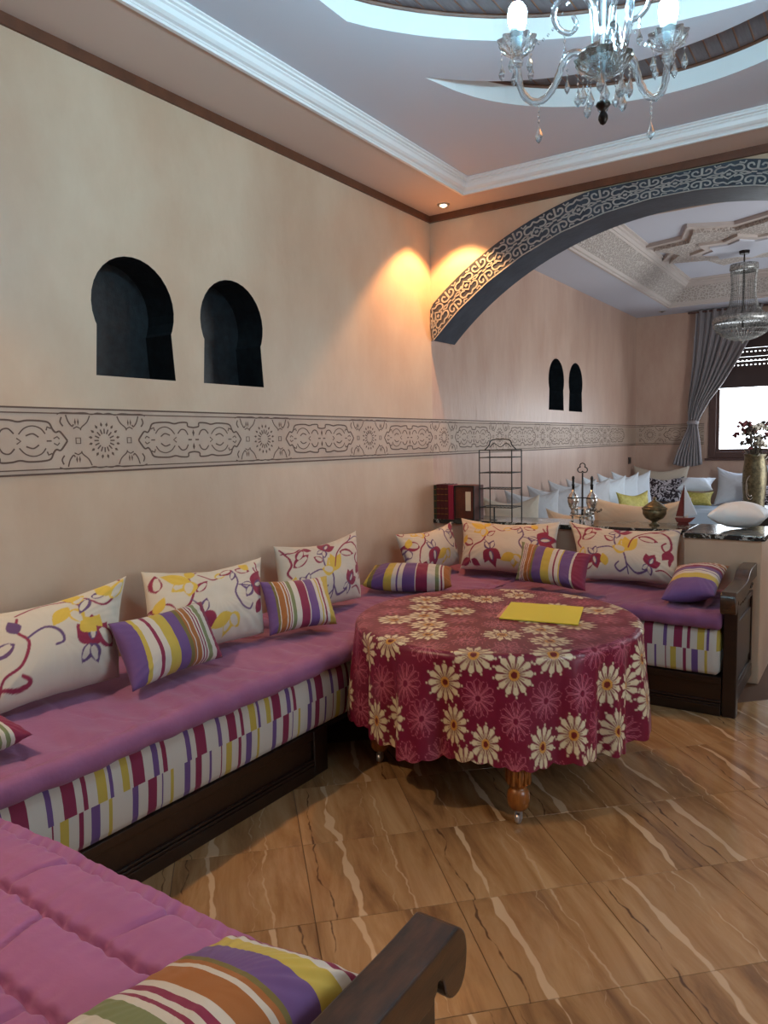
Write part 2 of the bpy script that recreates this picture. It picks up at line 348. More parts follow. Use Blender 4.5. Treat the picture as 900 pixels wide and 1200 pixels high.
# floor
fl = struct(bx('floor', M_GROUT, (-.15, XR+.12, YN, YF+.1, -.10, -.0025)))
TS = .464
tm = MB().box(-TS/2+.0012, TS/2-.0012, -TS/2+.0012, TS/2-.0012, -.012, 0).mesh('tile')
first = None
u0, v0 = 3.155, .175
for i in range(-10, 14):
    for j in range(-12, 16):
        u = u0+(i+.5)*TS; v = v0+(j+.5)*TS
        x = (u-v)/math.sqrt(2); y = (u+v)/math.sqrt(2)
        if not (.72 < x < 4.12 and .75 < y < 9.6): continue
        if x < 2.55 and 4.35 < y < 9.6: continue
        if x > 3.2 and y > 4.8: continue
        o = link('tile', tm, M_TILE, fl, (x, y, 0), bev=.0012) if first is None else dup(first, fl, (x, y, 0))
        # local y of the tile = direction of constant u (the vein direction)
        o.rotation_euler = (0, 0, PI/4 + (0 if (i*7+j*3) % 4 else PI))
        if first is None: first = o

# ------------------------------------------------------------------ left wall with niches
def horseshoe(cy, w, z0, zt, n=20):
    hw = w/2; r = hw*1.03; zc = zt-r; pts = [(cy-hw, z0), (cy+hw, z0), (cy+hw*.93, zc-r*.42)]
    a0 = -math.asin(.36)
    for i in range(n+1):
        a = a0+(PI-2*a0)*i/n; pts.append((cy+r*math.cos(a), zc+r*math.sin(a)))
    pts.append((cy-hw*.93, zc-r*.42)); return pts
NICHES = [(2.272, .444, 1.824, 2.371), (2.898, .444, 1.824, 2.371), (7.64, .44, 1.812, 2.352), (8.24, .44, 1.81, 2.352)]
holes = [horseshoe(*n) for n in NICHES]
def left_wall(name, y0, y1, hs, m, zt):
    v, f = fill([(y0, 0), (y1, 0), (y1, zt), (y0, zt)], hs); mb = MB()
    mb.add([(0, p[0], p[1]) for p in v], f); mb.add([(-.28, y0, 0), (-.28, y1, 0), (-.28, y1, zt), (-.28, y0, zt), (0, y0, 0), (0, y1, 0), (0, y1, zt), (0, y0, zt)],
           [(0, 1, 2, 3), (0, 4, 5, 1), (3, 2, 6, 7), (1, 5, 6, 2), (0, 3, 7, 4)])
    me = bpy.data.meshes.new(name); me.from_pydata(mb.v, [], mb.f); return struct(link(name, me, m))
wl = left_wall('wall_left', YN, YA, holes[:2], M_WALL, 3.45)
wl2 = left_wall('wall_left', YA, YF+.1, holes[2:], M_WALLF, 3.5)
for k, hpts in enumerate(holes):
    n = len(hpts); D = -.19
    mb = MB(); mb.add([(0, p[0], p[1]) for p in hpts]+[(D, p[0], p[1]) for p in hpts], [(i, (i+1) % n, (i+1) % n+n, i+n) for i in range(n)])
    v, f = fill(hpts); mb.add([(D, p[0], p[1]) for p in v], f)
    part(mb.obj('niche', M_NICHE, wl if k < 2 else wl2), 'black-painted horseshoe niche')

# frieze: carved band with sunk dark lines
def ribbon(mb, pts, w, T, closed=False):
    """pts 2D polyline; T maps (s,t,h)->3D ; raised/sunk strip of width w"""
    n = len(pts)
    P = [Vector(p) for p in pts]; L = []; R = []
    for i in range(n):
        a = P[(i-1) % n] if (closed or i > 0) else P[i]; b = P[(i+1) % n] if (closed or i < n-1) else P[i]
        d = (b-a)
        if d.length < 1e-9: d = Vector((1, 0))
        d.normalize(); q = Vector((-d.y, d.x))*w/2; L.append(P[i]+q); R.append(P[i]-q)
    vs = [];
    for i in range(n): vs += [T(L[i].x, L[i].y, 1), T(R[i].x, R[i].y, 1), T(L[i].x, L[i].y, 0), T(R[i].x, R[i].y, 0)]
    fs = []
    for i in range(n if closed else n-1):
        j = (i+1) % n; a, b = 4*i, 4*j
        fs += [(a, b, b+1, a+1), (a, a+2, b+2, b), (a+1, b+1, b+3, a+3)]
    if not closed: fs += [(0, 1, 3, 2), (4*n-4, 4*n-2, 4*n-1, 4*n-3)]
    mb.add(vs, fs)
def poly(mb, pts, T):
    n = len(pts); mb.add([T(p[0], p[1], 1) for p in pts]+[T(p[0], p[1], 0) for p in pts], [tuple(range(n))]+[(i, i+n, (i+1) % n+n, (i+1) % n) for i in range(n)])
def arc(cx, cy, r, a0, a1, n=8, sy=1): return [(cx+r*math.cos(math.radians(a0+(a1-a0)*i/n)), cy+sy*r*math.sin(math.radians(a0+(a1-a0)*i/n))) for i in range(n+1)]
def cat(pts, k=5):
    P = [Vector(p) for p in pts]; P = [P[0]]+P+[P[-1]]; out = []
    for i in range(1, len(P)-2):
        for j in range(k):
            t = j/k; a, b, c, d = P[i-1], P[i], P[i+1], P[i+2]
            out.append(tuple(.5*((2*b)+(c-a)*t+(2*a-5*b+4*c-d)*t*t+(3*b-a-3*c+d)*t*t*t)))
    out.append(tuple(P[-2])); return out
FZ0, FZ1 = 1.398, 1.677; FC = (FZ0+FZ1)/2; PER = 1.035
def frieze_cell(T):
    """one repeat: rosette at s=0, cartouche centred at s=PER/2"""
    mb = MB()
    for k in range(16):
        a = 2*PI*k/16; c, s = math.cos(a), math.sin(a)
        ribbon(mb, [(c*.030, s*.030), (c*.052, s*.052)], .006, T)
        b = a+PI/16; c, s = math.cos(b), math.sin(b); q = (-s, c)
        poly(mb, [(c*.070+q[0]*.006, s*.070+q[1]*.006), (c*.082, s*.082), (c*.070-q[0]*.006, s*.070-q[1]*.006), (c*.062, s*.062)], T)
    for sx in (-1, 1):
        for sy in (-1, 1):
            ribbon(mb, [(sx*x, sy*y) for x, y in cat([(.070, .108), (.085, .080), (.112, .058), (.118, .045)])], .005, T)
            ribbon(mb, [(sx*x, sy*y) for x, y in cat([(.185, .110), (.175, .082), (.158, .062), (.150, .070)])], .0055, T)
            ribbon(mb, [(sx*x, sy*y) for x, y in cat([(.205, .100), (.212, .080), (.200, .062)])], .006, T)
            for dx in (.128, .142): poly(mb, [(sx*dx, sy*.095), (sx*(dx+.004), sy*.080), (sx*dx, sy*.066), (sx*(dx-.004), sy*.080)], T)
            ribbon(mb, [(sx*.118, sy*.052), (sx*.135, sy*.060), (sx*.152, sy*.052)], .005, T)
            # shallow scallops along the border
            ribbon(mb, [(sx*x, sy*y) for x, y in cat([(0, .116), (.030, .120), (.060, .114), (.095, .120), (.15, .118), (.2, .119), (.225, .112)])], .0055, T)
        ribbon(mb, [(sx*.120, -.012), (sx*.120, .012), (sx*.142, .012), (sx*.142, -.012)], .005, T, closed=True)
    C = PER/2
    for sx in (-1, 1):
        for sy in (-1, 1):
            tip = [(C+sx*x, sy*y) for x, y in cat([(.335, 0), (.318, .022), (.300, .040), (.282, .036), (.268, .050), (.255, .074), (.225, .082), (.160, .084), (.120, .078), (.085, .084), (.040, .084), (.035, .066), (.0, .060)], 4)]
            ribbon(mb, tip, .0075, T)
            ribbon(mb, [(C+sx*x, sy*y) for x, y in cat([(.235, .030), (.215, .052), (.180, .062), (.145, .052), (.120, .028)])], .005, T)
            ribbon(mb, [(C+sx*x, sy*y) for x, y in cat([(.205, .016), (.180, .030), (.150, .022)])], .006, T)
            ribbon(mb, [(C+sx*x, sy*y) for x, y in cat([(.100, .030), (.078, .050), (.052, .046), (.036, .024)])], .006, T)
            poly(mb, [(C+sx*.0, sy*.050), (C+sx*.007, sy*.035), (C, sy*.016), (C-sx*.002, sy*.035)], T)
            ribbon(mb, [(C+sx*.272, sy*.010), (C+sx*.288, sy*.018), (C+sx*.298, sy*.008)], .005, T)
            ribbon(mb, [(C+sx*.262, sy*.052), (C+sx*.245, sy*.058), (C+sx*.240, sy*.044)], .006, T)
        ribbon(mb, [(C+sx*.012, 0), (C+sx*.034, 0)], .007, T)
        ribbon(mb, [(C+sx*.240, 0), (C+sx*.262, 0)], .006, T)
        ribbon(mb, [(C+sx*.110, -.012), (C+sx*.128, 0), (C+sx*.110, .012)], .005, T)
    return mb
fband = bx('frieze_band', M_FRZ, (-.001, .002, YN, YA, FZ0, FZ1), wl)
fband2 = bx('frieze_band', M_FRZ, (-.001, .002, YA, YF, FZ0, FZ1), wl2)
cell = frieze_cell(lambda s, t, h: (.0015+.0016*h, s, t)).mesh('frieze_carving')
f0 = None
for k in range(-1, 9):
    y = 2.072+PER*k
    if y+PER*.85 > YF: break
    o = link('frieze_carving', cell, M_DARKL, fband, (0, y, FC)) if f0 is None else dup(f0, fband if y < YA-.2 else fband2, (0, y, FC))
    f0 = f0 or o
def border_lines(name, y0, y1, par, ax):
    mb = MB()
    for z, w in ((FZ1-.003, .007), (FZ1-.024, .005), (FZ0+.022, .005), (FZ0+.003, .008)):
        if ax == 0: mb.box(.001, .0036, y0, y1, z-w/2, z+w/2)
        else: mb.box(y0, y1, YF-.0036, YF-.001, z-w/2, z+w/2)
    mb.obj(name, M_DARKL, par)
border_lines('frieze_line', YN, YA, fband, 0); border_lines('frieze_line', YA, YF, fband2, 0)

# window wall
WX0, WX1, WZ0, WZ1 = .965, 2.46, 1.21, 3.02
v, f = fill([(-.28, 0), (XF+.12, 0), (XF+.12, 3.5), (-.28, 3.5)], [[(WX0, WZ0), (WX1, WZ0), (WX1, WZ1), (WX0, WZ1)]])
mb = MB(); mb.add([(p[0], YF, p[1]) for p in v], f)
mb.add([(a, yy, b) for yy in (YF, YF+.12) for a, b in ((WX0, WZ0), (WX1, WZ0), (WX1, WZ1), (WX0, WZ1))], [(i, (i+1) % 4, (i+1) % 4+4, i+4) for i in range(4)])
me = bpy.data.meshes.new('wall_far'); me.from_pydata(mb.v, [], mb.f); wf = struct(link('wall_far', me, M_WALLF))
fb3 = bx('frieze_band', M_FRZ, (0, WX0-.06, YF-.002, YF+.001, FZ0, FZ1), wf); border_lines('frieze_line', 0, WX0-.06, fb3, 1)
c2 = frieze_cell(lambda s, t, h: (s, -.0015-.0016*h, t)).mesh('frieze_carving')
bm = bmesh.new(); bm.from_mesh(c2)   # keep only the run between the corner and the window
bmesh.ops.bisect_plane(bm, geom=bm.verts[:]+bm.edges[:]+bm.faces[:], plane_co=(.70, 0, 0), plane_no=(1, 0, 0), clear_outer=True)
bmesh.ops.bisect_plane(bm, geom=bm.verts[:]+bm.edges[:]+bm.faces[:], plane_co=(-.15, 0, 0), plane_no=(-1, 0, 0), clear_outer=True)
bm.to_mesh(c2); bm.free(); link('frieze_carving', c2, M_DARKL, fb3, (.2, YF, FC))
win = struct(thing('window_1', '', 'window')); del win['label']; del win['category']
fy0, fy1 = YF-.03, YF+.06
MB().box(WX0, WX0+.09, fy0, fy1, WZ0, WZ1).box(WX1-.09, WX1, fy0, fy1, WZ0, WZ1).box(WX0+.09, WX1-.09, fy0, fy1, WZ0, WZ0+.085).box(WX0+.09, WX1-.09, fy0, fy1, WZ1-.09, WZ1).obj('window_frame', M_FRAME, win, bev=.006)
MB().box(WX0+.09, WX0+.125, YF, fy1-.01, WZ0+.085, 2.12).box(1.70, 1.74, YF, fy1-.01, WZ0+.085, 2.12).box(WX0+.125, 1.70, YF, fy1-.01, WZ0+.085, WZ0+.12).box(1.74, WX1-.09, YF, fy1-.01, WZ0+.085, WZ0+.12).obj('window_sash', M_FRAME, win, bev=.004)
bx('pane', M_PANE, (WX0+.1, WX1-.1, YF+.03, YF+.034, WZ0+.1, 2.13), win)
bx('window_sill', M_FRAME, (WX0-.04, WX1+.04, YF-.05, YF+.02, WZ0-.03, WZ0), win, bev=.004)
bx('shutter_box', M_SHUT, (WX0+.02, WX1-.02, YF-.06, YF+.05, 2.80, 3.0), win, bev=.006)
sl = None
for k in range(12):
    z = 2.13+k*.056
    mb = MB()
    if k in (5, 6, 8):      # slotted slats: small gaps let daylight through
        n = 26; w = (WX1-WX0-.18)/n
        mb.box(WX0+.09, WX1-.09, YF+.035, YF+.047, z+.012, z+.052)
        for q in range(n): mb.box(WX0+.09+q*w, WX0+.09+(q+.6)*w, YF+.035, YF+.047, z, z+.012)
    else: mb.box(WX0+.09, WX1-.09, YF+.035, YF+.047, z-.001, z+.0565)
    mb.obj('slat', M_SHUT, win)
# socket on the wall near the far corner
sk = thing('wall_socket', 'small black electrical socket low on the left wall near the far corner', 'socket', (0, 10.42, 1.19))
bx('socket_plate', M_SOCK, (0, .012, -.055, .055, -.045, .045), sk, bev=.004)
MB().box(.012, .014, -.035, -.006, -.02, .02).box(.012, .014, .006, .035, -.02, .02).obj('socket_hole', M_HUBM, sk)

# right side walls, near walls (daylight openings beyond the frame)
def wall_x(name, x, y0, y1, zt, hole, m):
    (a, b, c, d) = hole
    v, f = fill([(y0, 0), (y1, 0), (y1, zt), (y0, zt)], [[(a, c), (b, c), (b, d), (a, d)]])
    mb = MB(); mb.add([(x, p[0], p[1]) for p in v], f); mb.add([(xx, p, q) for xx in (x, x+.12) for p, q in ((a, c), (b, c), (b, d), (a, d))], [(i, (i+1) % 4, (i+1) % 4+4, i+4) for i in range(4)])
    me = bpy.data.meshes.new(name); me.from_pydata(mb.v, [], mb.f); return struct(link(name, me, m))
wall_x('wall_right', XR, YN, YA2, 3.45, (1.5, 2.7, 1.0, 2.1), M_WALL)  # hole is an added opening that lets sky light into the main room
wall_x('wall_right', XF, YA2, YF+.1, 3.5, (6.5, 8.1, .85, 2.55), M_WALLF)
struct(bx('wall_near', M_WALL, (-.28, XR+.12, YN-.1, YN, 0, 3.45)))

# ------------------------------------------------------------------ arch wall and partition
CI = (1.76, .612); RI = 2.39; CO = (1.685, .679); RO = 2.492; ZCAP = 3.128
A0, A1 = math.radians(136.2), math.radians(43.5)
def ain(a): return (max(.004, CI[0]+RI*math.cos(a)), CI[1]+RI*math.sin(a))
def aout(a):
    d = (math.cos(a), math.sin(a)); ox, oz = CI[0]-CO[0], CI[1]-CO[1]
    b = ox*d[0]+oz*d[1]; c = ox*ox+oz*oz-RO*RO; t = -b+math.sqrt(b*b-c)
    t2 = (ZCAP-CI[1])/d[1]; t = max(min(t, t2), RI+.145)
    return (max(.004, CI[0]+t*d[0]), min(ZCAP, CI[1]+t*d[1]))
def amap(s, t):      # s 0..1 along, t 0..1 from inner edge to outer edge
    a = A0+(A1-A0)*s; p, q = ain(a), aout(a); return (p[0]+(q[0]-p[0])*t, p[1]+(q[1]-p[1])*t)
NA = 64
inner = [ain(A0+(A1-A0)*i/NA) for i in range(NA+1)]
outl = [(0, 3.45), (0, inner[0][1])]+inner[1:]+[(inner[-1][0], 0), (XR, 0), (XR, 3.45)]
v, f = fill(outl); mb = MB()
n = len(outl)
mb.add([(p[0], YA, p[1]) for p in v], f); mb.add([(p[0], YA2, p[1]) for p in v], f)
me = bpy.data.meshes.new('wall_arch'); me.from_pydata(mb.v, [], mb.f); wa = struct(link('wall_arch', me, M_WALL))
mb = MB()      # slate soffit lining of the arch
lp = [ain(A0+(A1-A0)*i/NA) for i in range(NA+1)]
vs = []
for p in lp: 
    d = Vector((p[0]-CI[0], p[1]-CI[1])).normalized()
    vs += [(p[0], YA-.022, p[1]), (p[0], YA2+.01, p[1]), (p[0]+d.x*.02, YA2+.01, p[1]+d.y*.02), (p[0]+d.x*.02, YA-.022, p[1]+d.y*.02)]
fs = [(4*i+k, 4*i+(k+1) % 4, 4*i+4+(k+1) % 4, 4*i+4+k) for i in range(NA) for k in range(4)]+[(0, 1, 2, 3), (4*NA+3, 4*NA+2, 4*NA+1, 4*NA)]
mb.add(vs, fs); arch = struct(mb.obj('trim_1', M_NAVY)); arch['label'] = 'slate-blue arch with silvered relief'
mb = MB(); vs = []
for i in range(NA+1):
    for t in (0, 1):
        p = amap(i/NA, t); vs += [(p[0], YA-.002, p[1]), (p[0], YA-.018, p[1])]
fs = []
for i in range(NA):
    a = 4*i; fs += [(a+1, a+3, a+7, a+5), (a+2, a+6, a+7, a+3), (a, a+1, a+5, a+4)]
fs += [(0, 2, 3, 1), (4*NA, 4*NA+1, 4*NA+3, 4*NA+2)]
mb.add(vs, fs); af = mb.obj('arch_face', M_NAVY, arch)
NC = 13
def arch_cell(k):
    mb = MB()
    def T(s, t, h):
        s = (k+s)/NC; p = amap(min(max(s, 0), 1), .06+.88*t); return (p[0], YA-.0175-.006*h, p[1])
    w = .030
    def R(pts, w=.045): 
        # strokes in cell coordinates (s 0..1, t 0..1) but widths in a square metric
        P = [(x*1.6, y) for x, y in pts]; ribbon(mb, P, w*1.4, lambda s, t, h: T(s/1.6, t, h))
    for sy in (0, 1):
        Y = (lambda y: y) if sy == 0 else (lambda y: 1-y)
        R([(0, Y(.0)), (0, Y(.20)), (0, Y(.34))], .05)
        for sx in (-1, 1):
            X = lambda x: (x if sx > 0 else 1-x)
            R([(X(a), Y(b)) for a, b in cat([(.0, .34), (.09, .36), (.17, .28), (.17, .14), (.10, .10), (.07, .20)], 3)], .042)
            R([(X(a), Y(b)) for a, b in cat([(.50, .06), (.42, .16), (.34, .14), (.26, .20), (.24, .34), (.30, .42), (.40, .38)], 3)], .042)
            R([(X(.22), Y(.0)), (X(.25), Y(.10)), (X(.34), Y(.04))], .035)
        R([(.0, Y(.46)), (.10, Y(.46))] if sy == 0 else [(.9, Y(.46)), (1, Y(.46))], .04)
    R([(.36, .5), (.5, .30), (.64, .5), (.5, .70), (.36, .5)], .045)
    R([(.46, .5), (.54, .5)], .07)
    R([(.10, .5), (.22, .44), (.30, .5), (.22, .56), (.10, .5)], .035); R([(.90, .5), (.78, .44), (.70, .5), (.78, .56), (.90, .5)], .035)
    R([(0, -.03), (.33, -.05), (.66, -.05), (1, -.03)], .035)
    return mb
for k in range(NC): arch_cell(k).obj('arch_relief', M_SILV, arch)

pw = struct(bx('wall_partition', M_WALL, (0, 1.874, YA+.015, YA+.35, 0, .872)))
pier = struct(bx('wall_pier', M_WALL, (1.876, 2.315, YA-.13, YA+.40, 0, .872), bev=.006))
ct = tag(bx('marble_countertop', M_MARB, (.002, 1.868, YA-.015, YA+.37, .8735, .905), bev=.004), 'long dark veined marble shelf top on the low partition wall', 'countertop')
ct2 = tag(bx('marble_countertop', M_MARB, (1.872, 2.335, YA-.15, YA+.41, .8735, .905), bev=.004), 'short marble top on the protruding pier behind the bench arm', 'countertop')

# ------------------------------------------------------------------ ceilings
def ring(name, o, i, z, m, top=None):
    mb = MB(); (a, b, c, d), (e, f_, g, h) = o, i; z1 = z+.03
    for zz in (z, z1):
        mb.add([(a, c, zz), (b, c, zz), (b, d, zz), (a, d, zz), (e, g, zz), (f_, g, zz), (f_, h, zz), (e, h, zz)], [(0, 1, 5, 4), (1, 2, 6, 5), (2, 3, 7, 6), (3, 0, 4, 7)])
    return struct(mb.obj(name, m))
IX0, IX1, IY0, IY1 = .44, 3.96, .55, 4.695
ring('ceiling', (0, XR, YN, YA), (IX0, IX1, IY0, IY1), ZS, M_SOFF)
def sweep_rect(name, r, prof, m, par=None, inward=1):
    """prof: list of (inset, z) swept round rectangle r with mitred corners"""
    x0, x1, y0, y1 = r; mb = MB(); k = len(prof)
    for cx, cy, sx, sy in ((x0, y0, 1, 1), (x1, y0, -1, 1), (x1, y1, -1, -1), (x0, y1, 1, -1)):
        mb.v += [(cx+sx*i, cy+sy*i, z) for i, z in prof]
    for c in range(4):
        d = (c+1) % 4
        for q in range(k-1): mb.f.append((c*k+q, d*k+q, d*k+q+1, c*k+q+1))
    return mb.obj(name, m, par)
prof = [(-.006, ZS+.001), (-.006, ZS-.008), (.012, ZS-.008), (.012, ZS+.004), (.016, ZS+.004), (.020, ZS+.010), (.034, ZS+.014), (.046, ZS+.024), (.052, ZS+.044), (.060, ZS+.050), (.060, ZS+.056), (.072, ZS+.060), (.072, ZS+.070), (.082, ZS+.074), (.082, ZR+.001)]
struct(sweep_rect('trim_2', (IX0, IX1, IY0, IY1), prof, M_WHITE))
# recessed ceiling with two crescent openings
def A_(x): return 1.813+math.sqrt(max(0, 1.7121**2-(x-2.435)**2))
def arcA():
    pts = []
    for i in range(96):
        a = 2*PI*i/96; x = 2.435+1.7121*math.cos(a); y = 1.813+1.7121*math.sin(a)
        pts.append((min(max(x, .957), 3.7), max(y, .85)))
    out = []
    for p in pts:
        if not out or (abs(p[0]-out[-1][0])+abs(p[1]-out[-1][1])) > 1e-4: out.append(p)
    return out
def near_edge(x): return max(2.538+math.sqrt(max(0, 1.199**2-(x-1.932)**2)) if abs(x-1.932) < 1.199 else 0, A_(x)+.09)
hA = arcA()
xs = [.985+(2.90-.985)*i/40 for i in range(41)]
farB = [(x, 3.168+math.sqrt(max(.0, .999**2-(x-1.978)**2))) for x in xs]
farB = [(x, y) for x, y in farB if y > near_edge(x)+.01]
hB = [(.977, 3.279)]+farB+[(x, near_edge(x)) for x in reversed([q[0] for q in farB])]
rec = [(IX0+.06, IY0+.06), (IX1-.06, IY0+.06), (IX1-.06, IY1-.06), (IX0+.06, IY1-.06)]
v, f = fill(rec, [hA, hB]); mb = MB()
mb.add([(p[0], p[1], ZR) for p in v], f)
me = bpy.data.meshes.new('ceiling'); me.from_pydata(mb.v, [], mb.f); cr_ = struct(link('ceiling', me, M_CEIL))
for h in (hA, hB):
    n = len(h); mb = MB(); mb.add([(p[0], p[1], ZR) for p in h]+[(p[0], p[1], ZT-.004) for p in h], [(i, (i+1) % n, (i+1) % n+n, i+n) for i in range(n)])
    mb.obj('recess_rim', M_WHITE, cr_)
    cxh = sum(p[0] for p in h)/n; cyh = sum(p[1] for p in h)/n
    mb = MB(); mb.tube([(p[0]*.997+cxh*.003, p[1]*.997+cyh*.003, ZT-.010) for p in h]+[(h[0][0]*.997+cxh*.003, h[0][1]*.997+cyh*.003, ZT-.010)], .009, 6); mb.obj('wood_bead', M_TRIM, cr_)
bk = struct(bx('ceiling', M_SLATB, (.5, 3.95, .5, 4.66, ZT+.0045, ZT+.03)))
s0 = None
for k in range(45):
    x = .93+k*.0675
    o = MB().box(-.029, .029, .6, 4.6, ZT, ZT+.0125).obj('slat', M_SLAT, bk) if s0 is None else dup(s0, bk)
    o.location = (x, 0, 0); s0 = s0 or o
# brown trim under the border
struct(MB().box(0, .014, YN, YA, ZS-.047, ZS).obj('trim_3', M_TRIM)); struct(MB().box(.014, XR, YA-.024, YA, ZS-.047, ZS).obj('trim_4', M_TRIM))
def downlight(x, y, z, lit, label):
    t = thing('ceiling_downlight', label, 'downlight', (x, y, z), 0, None)
    MB().lathe([(.030, 0), (.046, 0), (.044, -.006), (.036, -.010), (.030, -.008)], n=28).obj('bezel', M_CHROME, t, smooth=True)
    MB().lathe([(.001, -.018), (.014, -.015), (.024, -.009), (.028, -.003), (.030, -.0), (.001, .0)], n=20).obj('lamp', M_LAMP if lit else M_LAMPOFF, t)
downlight(DOWN[0][0], DOWN[0][1], ZS-.001, True, 'round glowing downlight in the ceiling border above the arch corner')
# far room ceiling
ring('ceiling', (0, XF, YA2, YF), (.56, XF-.56, 5.87, 10.14), ZFS, M_CEIL)
r = (.56, XF-.56, 5.87, 10.14)
struct(sweep_rect('trim_5', r, [(-.01, ZFS+.001), (-.01, ZFS-.01), (.012, ZFS-.01), (.012, ZFS+.012), (.03, ZFS+.016), (.045, ZFS+.04), (.052, ZFS+.04)], M_RELIEF))
struct(sweep_rect('trim_6', r, [(.052, ZFS+.04), (.15, ZFS+.115), (.245, ZFS+.185)], M_LACE))
struct(sweep_rect('trim_7', r, [(.245, ZFS+.185), (.252, ZFS+.18), (.262, ZFS+.20), (.272, ZFS+.20), (.285, ZFS+.225), (.30, ZFS+.23), (.302, ZFS+.25), (.33, ZFS+.255), (.33, ZFC+.002)], M_RELIEF))
struct(bx('ceiling', M_CEIL, (.85, XF-.85, 6.15, 9.85, ZFC, ZFC+.03)))
def star(R, r_, n=8, rot=0, sq=1): return [((R if k % 2 == 0 else r_)*math.cos(rot+PI*k/n), (R if k % 2 == 0 else r_)*math.sin(rot+PI*k/n)*sq) for k in range(2*n)]
rose = thing('ceiling_medallion', 'eight-pointed star plaster medallion around the bead chandelier hook', 'medallion', (1.72, 8.2, ZFC))
MB().prism([(p[0], p[1]) for p in star(.96, .70, rot=PI/8)], 2, -.035, 0).obj('outer_star', M_RELIEF, rose)
MB().prism([(p[0], p[1]) for p in star(.86, .62, rot=PI/8)], 2, -.07, -.035).obj('middle_star', M_LACE, rose)
MB().prism([(p[0], p[1]) for p in star(.52, .38, rot=0)], 2, -.095, -.07).obj('inner_star', M_RELIEF, rose)
MB().prism([(p[0], p[1]) for p in star(.40, .30, rot=0)], 2, -.11, -.095).obj('centre_star', M_CEIL, rose)
downlight(.42, 10.38, ZFS-.001, False, 'small unlit downlight at the far corner of the back room ceiling')

# ------------------------------------------------------------------ numpy noise
_r = np.random.RandomState(3); _tab = _r.rand(256, 256)
def vnoise(x, y):
    xi = np.floor(x).astype(int); yi = np.floor(y).astype(int); fx = x-xi; fy = y-yi; fx = fx*fx*(3-2*fx); fy = fy*fy*(3-2*fy)
    g = lambda a, b: _tab[a & 255, b & 255]
    return (g(xi, yi)*(1-fx)+g(xi+1, yi)*fx)*(1-fy)+(g(xi, yi+1)*(1-fx)+g(xi+1, yi+1)*fx)*fy-.5
def fbm(x, y, o=4):
    s = 0; a = 1
    for i in range(o): s = s+a*vnoise(x*2**i+7.3*i, y*2**i+3.1*i); a *= .5
    return s

# ------------------------------------------------------------------ benches
def arm_profile():
    # (d, z): d = distance behind the front line of the bench
    top = cat([(-.070, .694), (.02, .690), (.14, .690), (.27, .692), (.33, .700), (.38, .722), (.44, .738), (.55, .742), (.74, .742)], 4)
    nose = cat([(-.070, .694), (-.092, .676), (-.102, .645), (-.098, .605), (-.080, .580), (-.050, .580), (-.028, .600), (-.018, .630), (-.004, .638), (.0, .625)], 3)
    low = cat([(.74, .66), (.55, .660), (.45, .655), (.36, .630), (.28, .612), (.12, .610), (.0, .61)], 4)
    return top+low[:-1]+list(reversed(nose))[:-1]
def make_arm(par, x0, x1, yf, dr, carved=None):
    """yf front line; dr=+1 when the bench runs towards +y behind its front"""
    T = lambda d: yf+dr*d
    a = thing('arm', '', ''); del a['label']; del a['category']; a.parent = par
    q = [(T(d), z) for d, z in arm_profile()]
    MB().prism(q, 0, x0, x1).obj('arm_rail', M_WOODL, a, bev=.006)
    y = sorted((T(.0), T(.075))); MB().box(x0+.004, x1-.004, y[0], y[1], 0, .625).obj('front_post', M_WOOD, a, bev=.005)
    y = sorted((T(.675), T(.74))); MB().box(x0+.006, x1-.006, y[0], y[1], 0, .66).obj('rear_post', M_WOOD, a, bev=.005)
    y = sorted((T(.075), T(.675))); xm = (x0+x1)/2
    MB().box(xm-.022, xm+.022, y[0], y[1], .05, .13).obj('lower_rail', M_WOOD, a, bev=.005)
    MB().box(xm-.010, xm+.010, y[0], y[1], .13, .575).obj('side_panel', M_WOOD, a)
    mb = MB()
    for s in (-1, 1):
        xo = xm+s*.010; xs_ = sorted((xo, xo+s*.010))
        for b in ((y[0], y[1], .13, .155), (y[0], y[1], .55, .578), (y[0], y[0]+.03, .155, .55), (y[1]-.03, y[1], .155, .55)): mb.box(xs_[0], xs_[1], *b)
        mb.box(xs_[0], xs_[1], y[0]+.09, y[1]-.09, .215, .49)
    mb.obj('panel_moulding', M_WOOD, a, bev=.003)
    mb = MB()      # scroll bracket under the rail on the outer face
    for s in (-1, 1):
        for c in (.12, .26, .40, .54):
            mb.tube([(xm+s*.026, T(c+.055*math.cos(t)*(1-t/9)), .596+.020*math.sin(t)*(1-t/9)+(.03 if c > .35 else 0)) for t in [k*.5 for k in range(14)]], .006, 5)
    mb.obj('carved_scroll', M_WOODL, a)
    return a
def board(par, P, L0, L1, zt=.205):
    """front board with stepped moulding; P(d,l)->(x,y): d outwards from the front line"""
    def slab(name, d0, d1, z0, z1, l0=L0, l1=L1, m=M_WOOD):
        a = P(d0, l0); b = P(d1, l1); MB().box(min(a[0], b[0]), max(a[0], b[0]), min(a[1], b[1]), max(a[1], b[1]), z0, z1).obj(name, m, par, bev=.003)
    slab('front_board', -.045, -.015, .0, zt); slab('top_rail', -.045, -.002, zt-.03, zt+.008)
    slab('moulding', -.016, -.004, .070, .082); slab('moulding', -.016, .0, .055, .068); slab('plinth', -.016, .002, .0, .054)
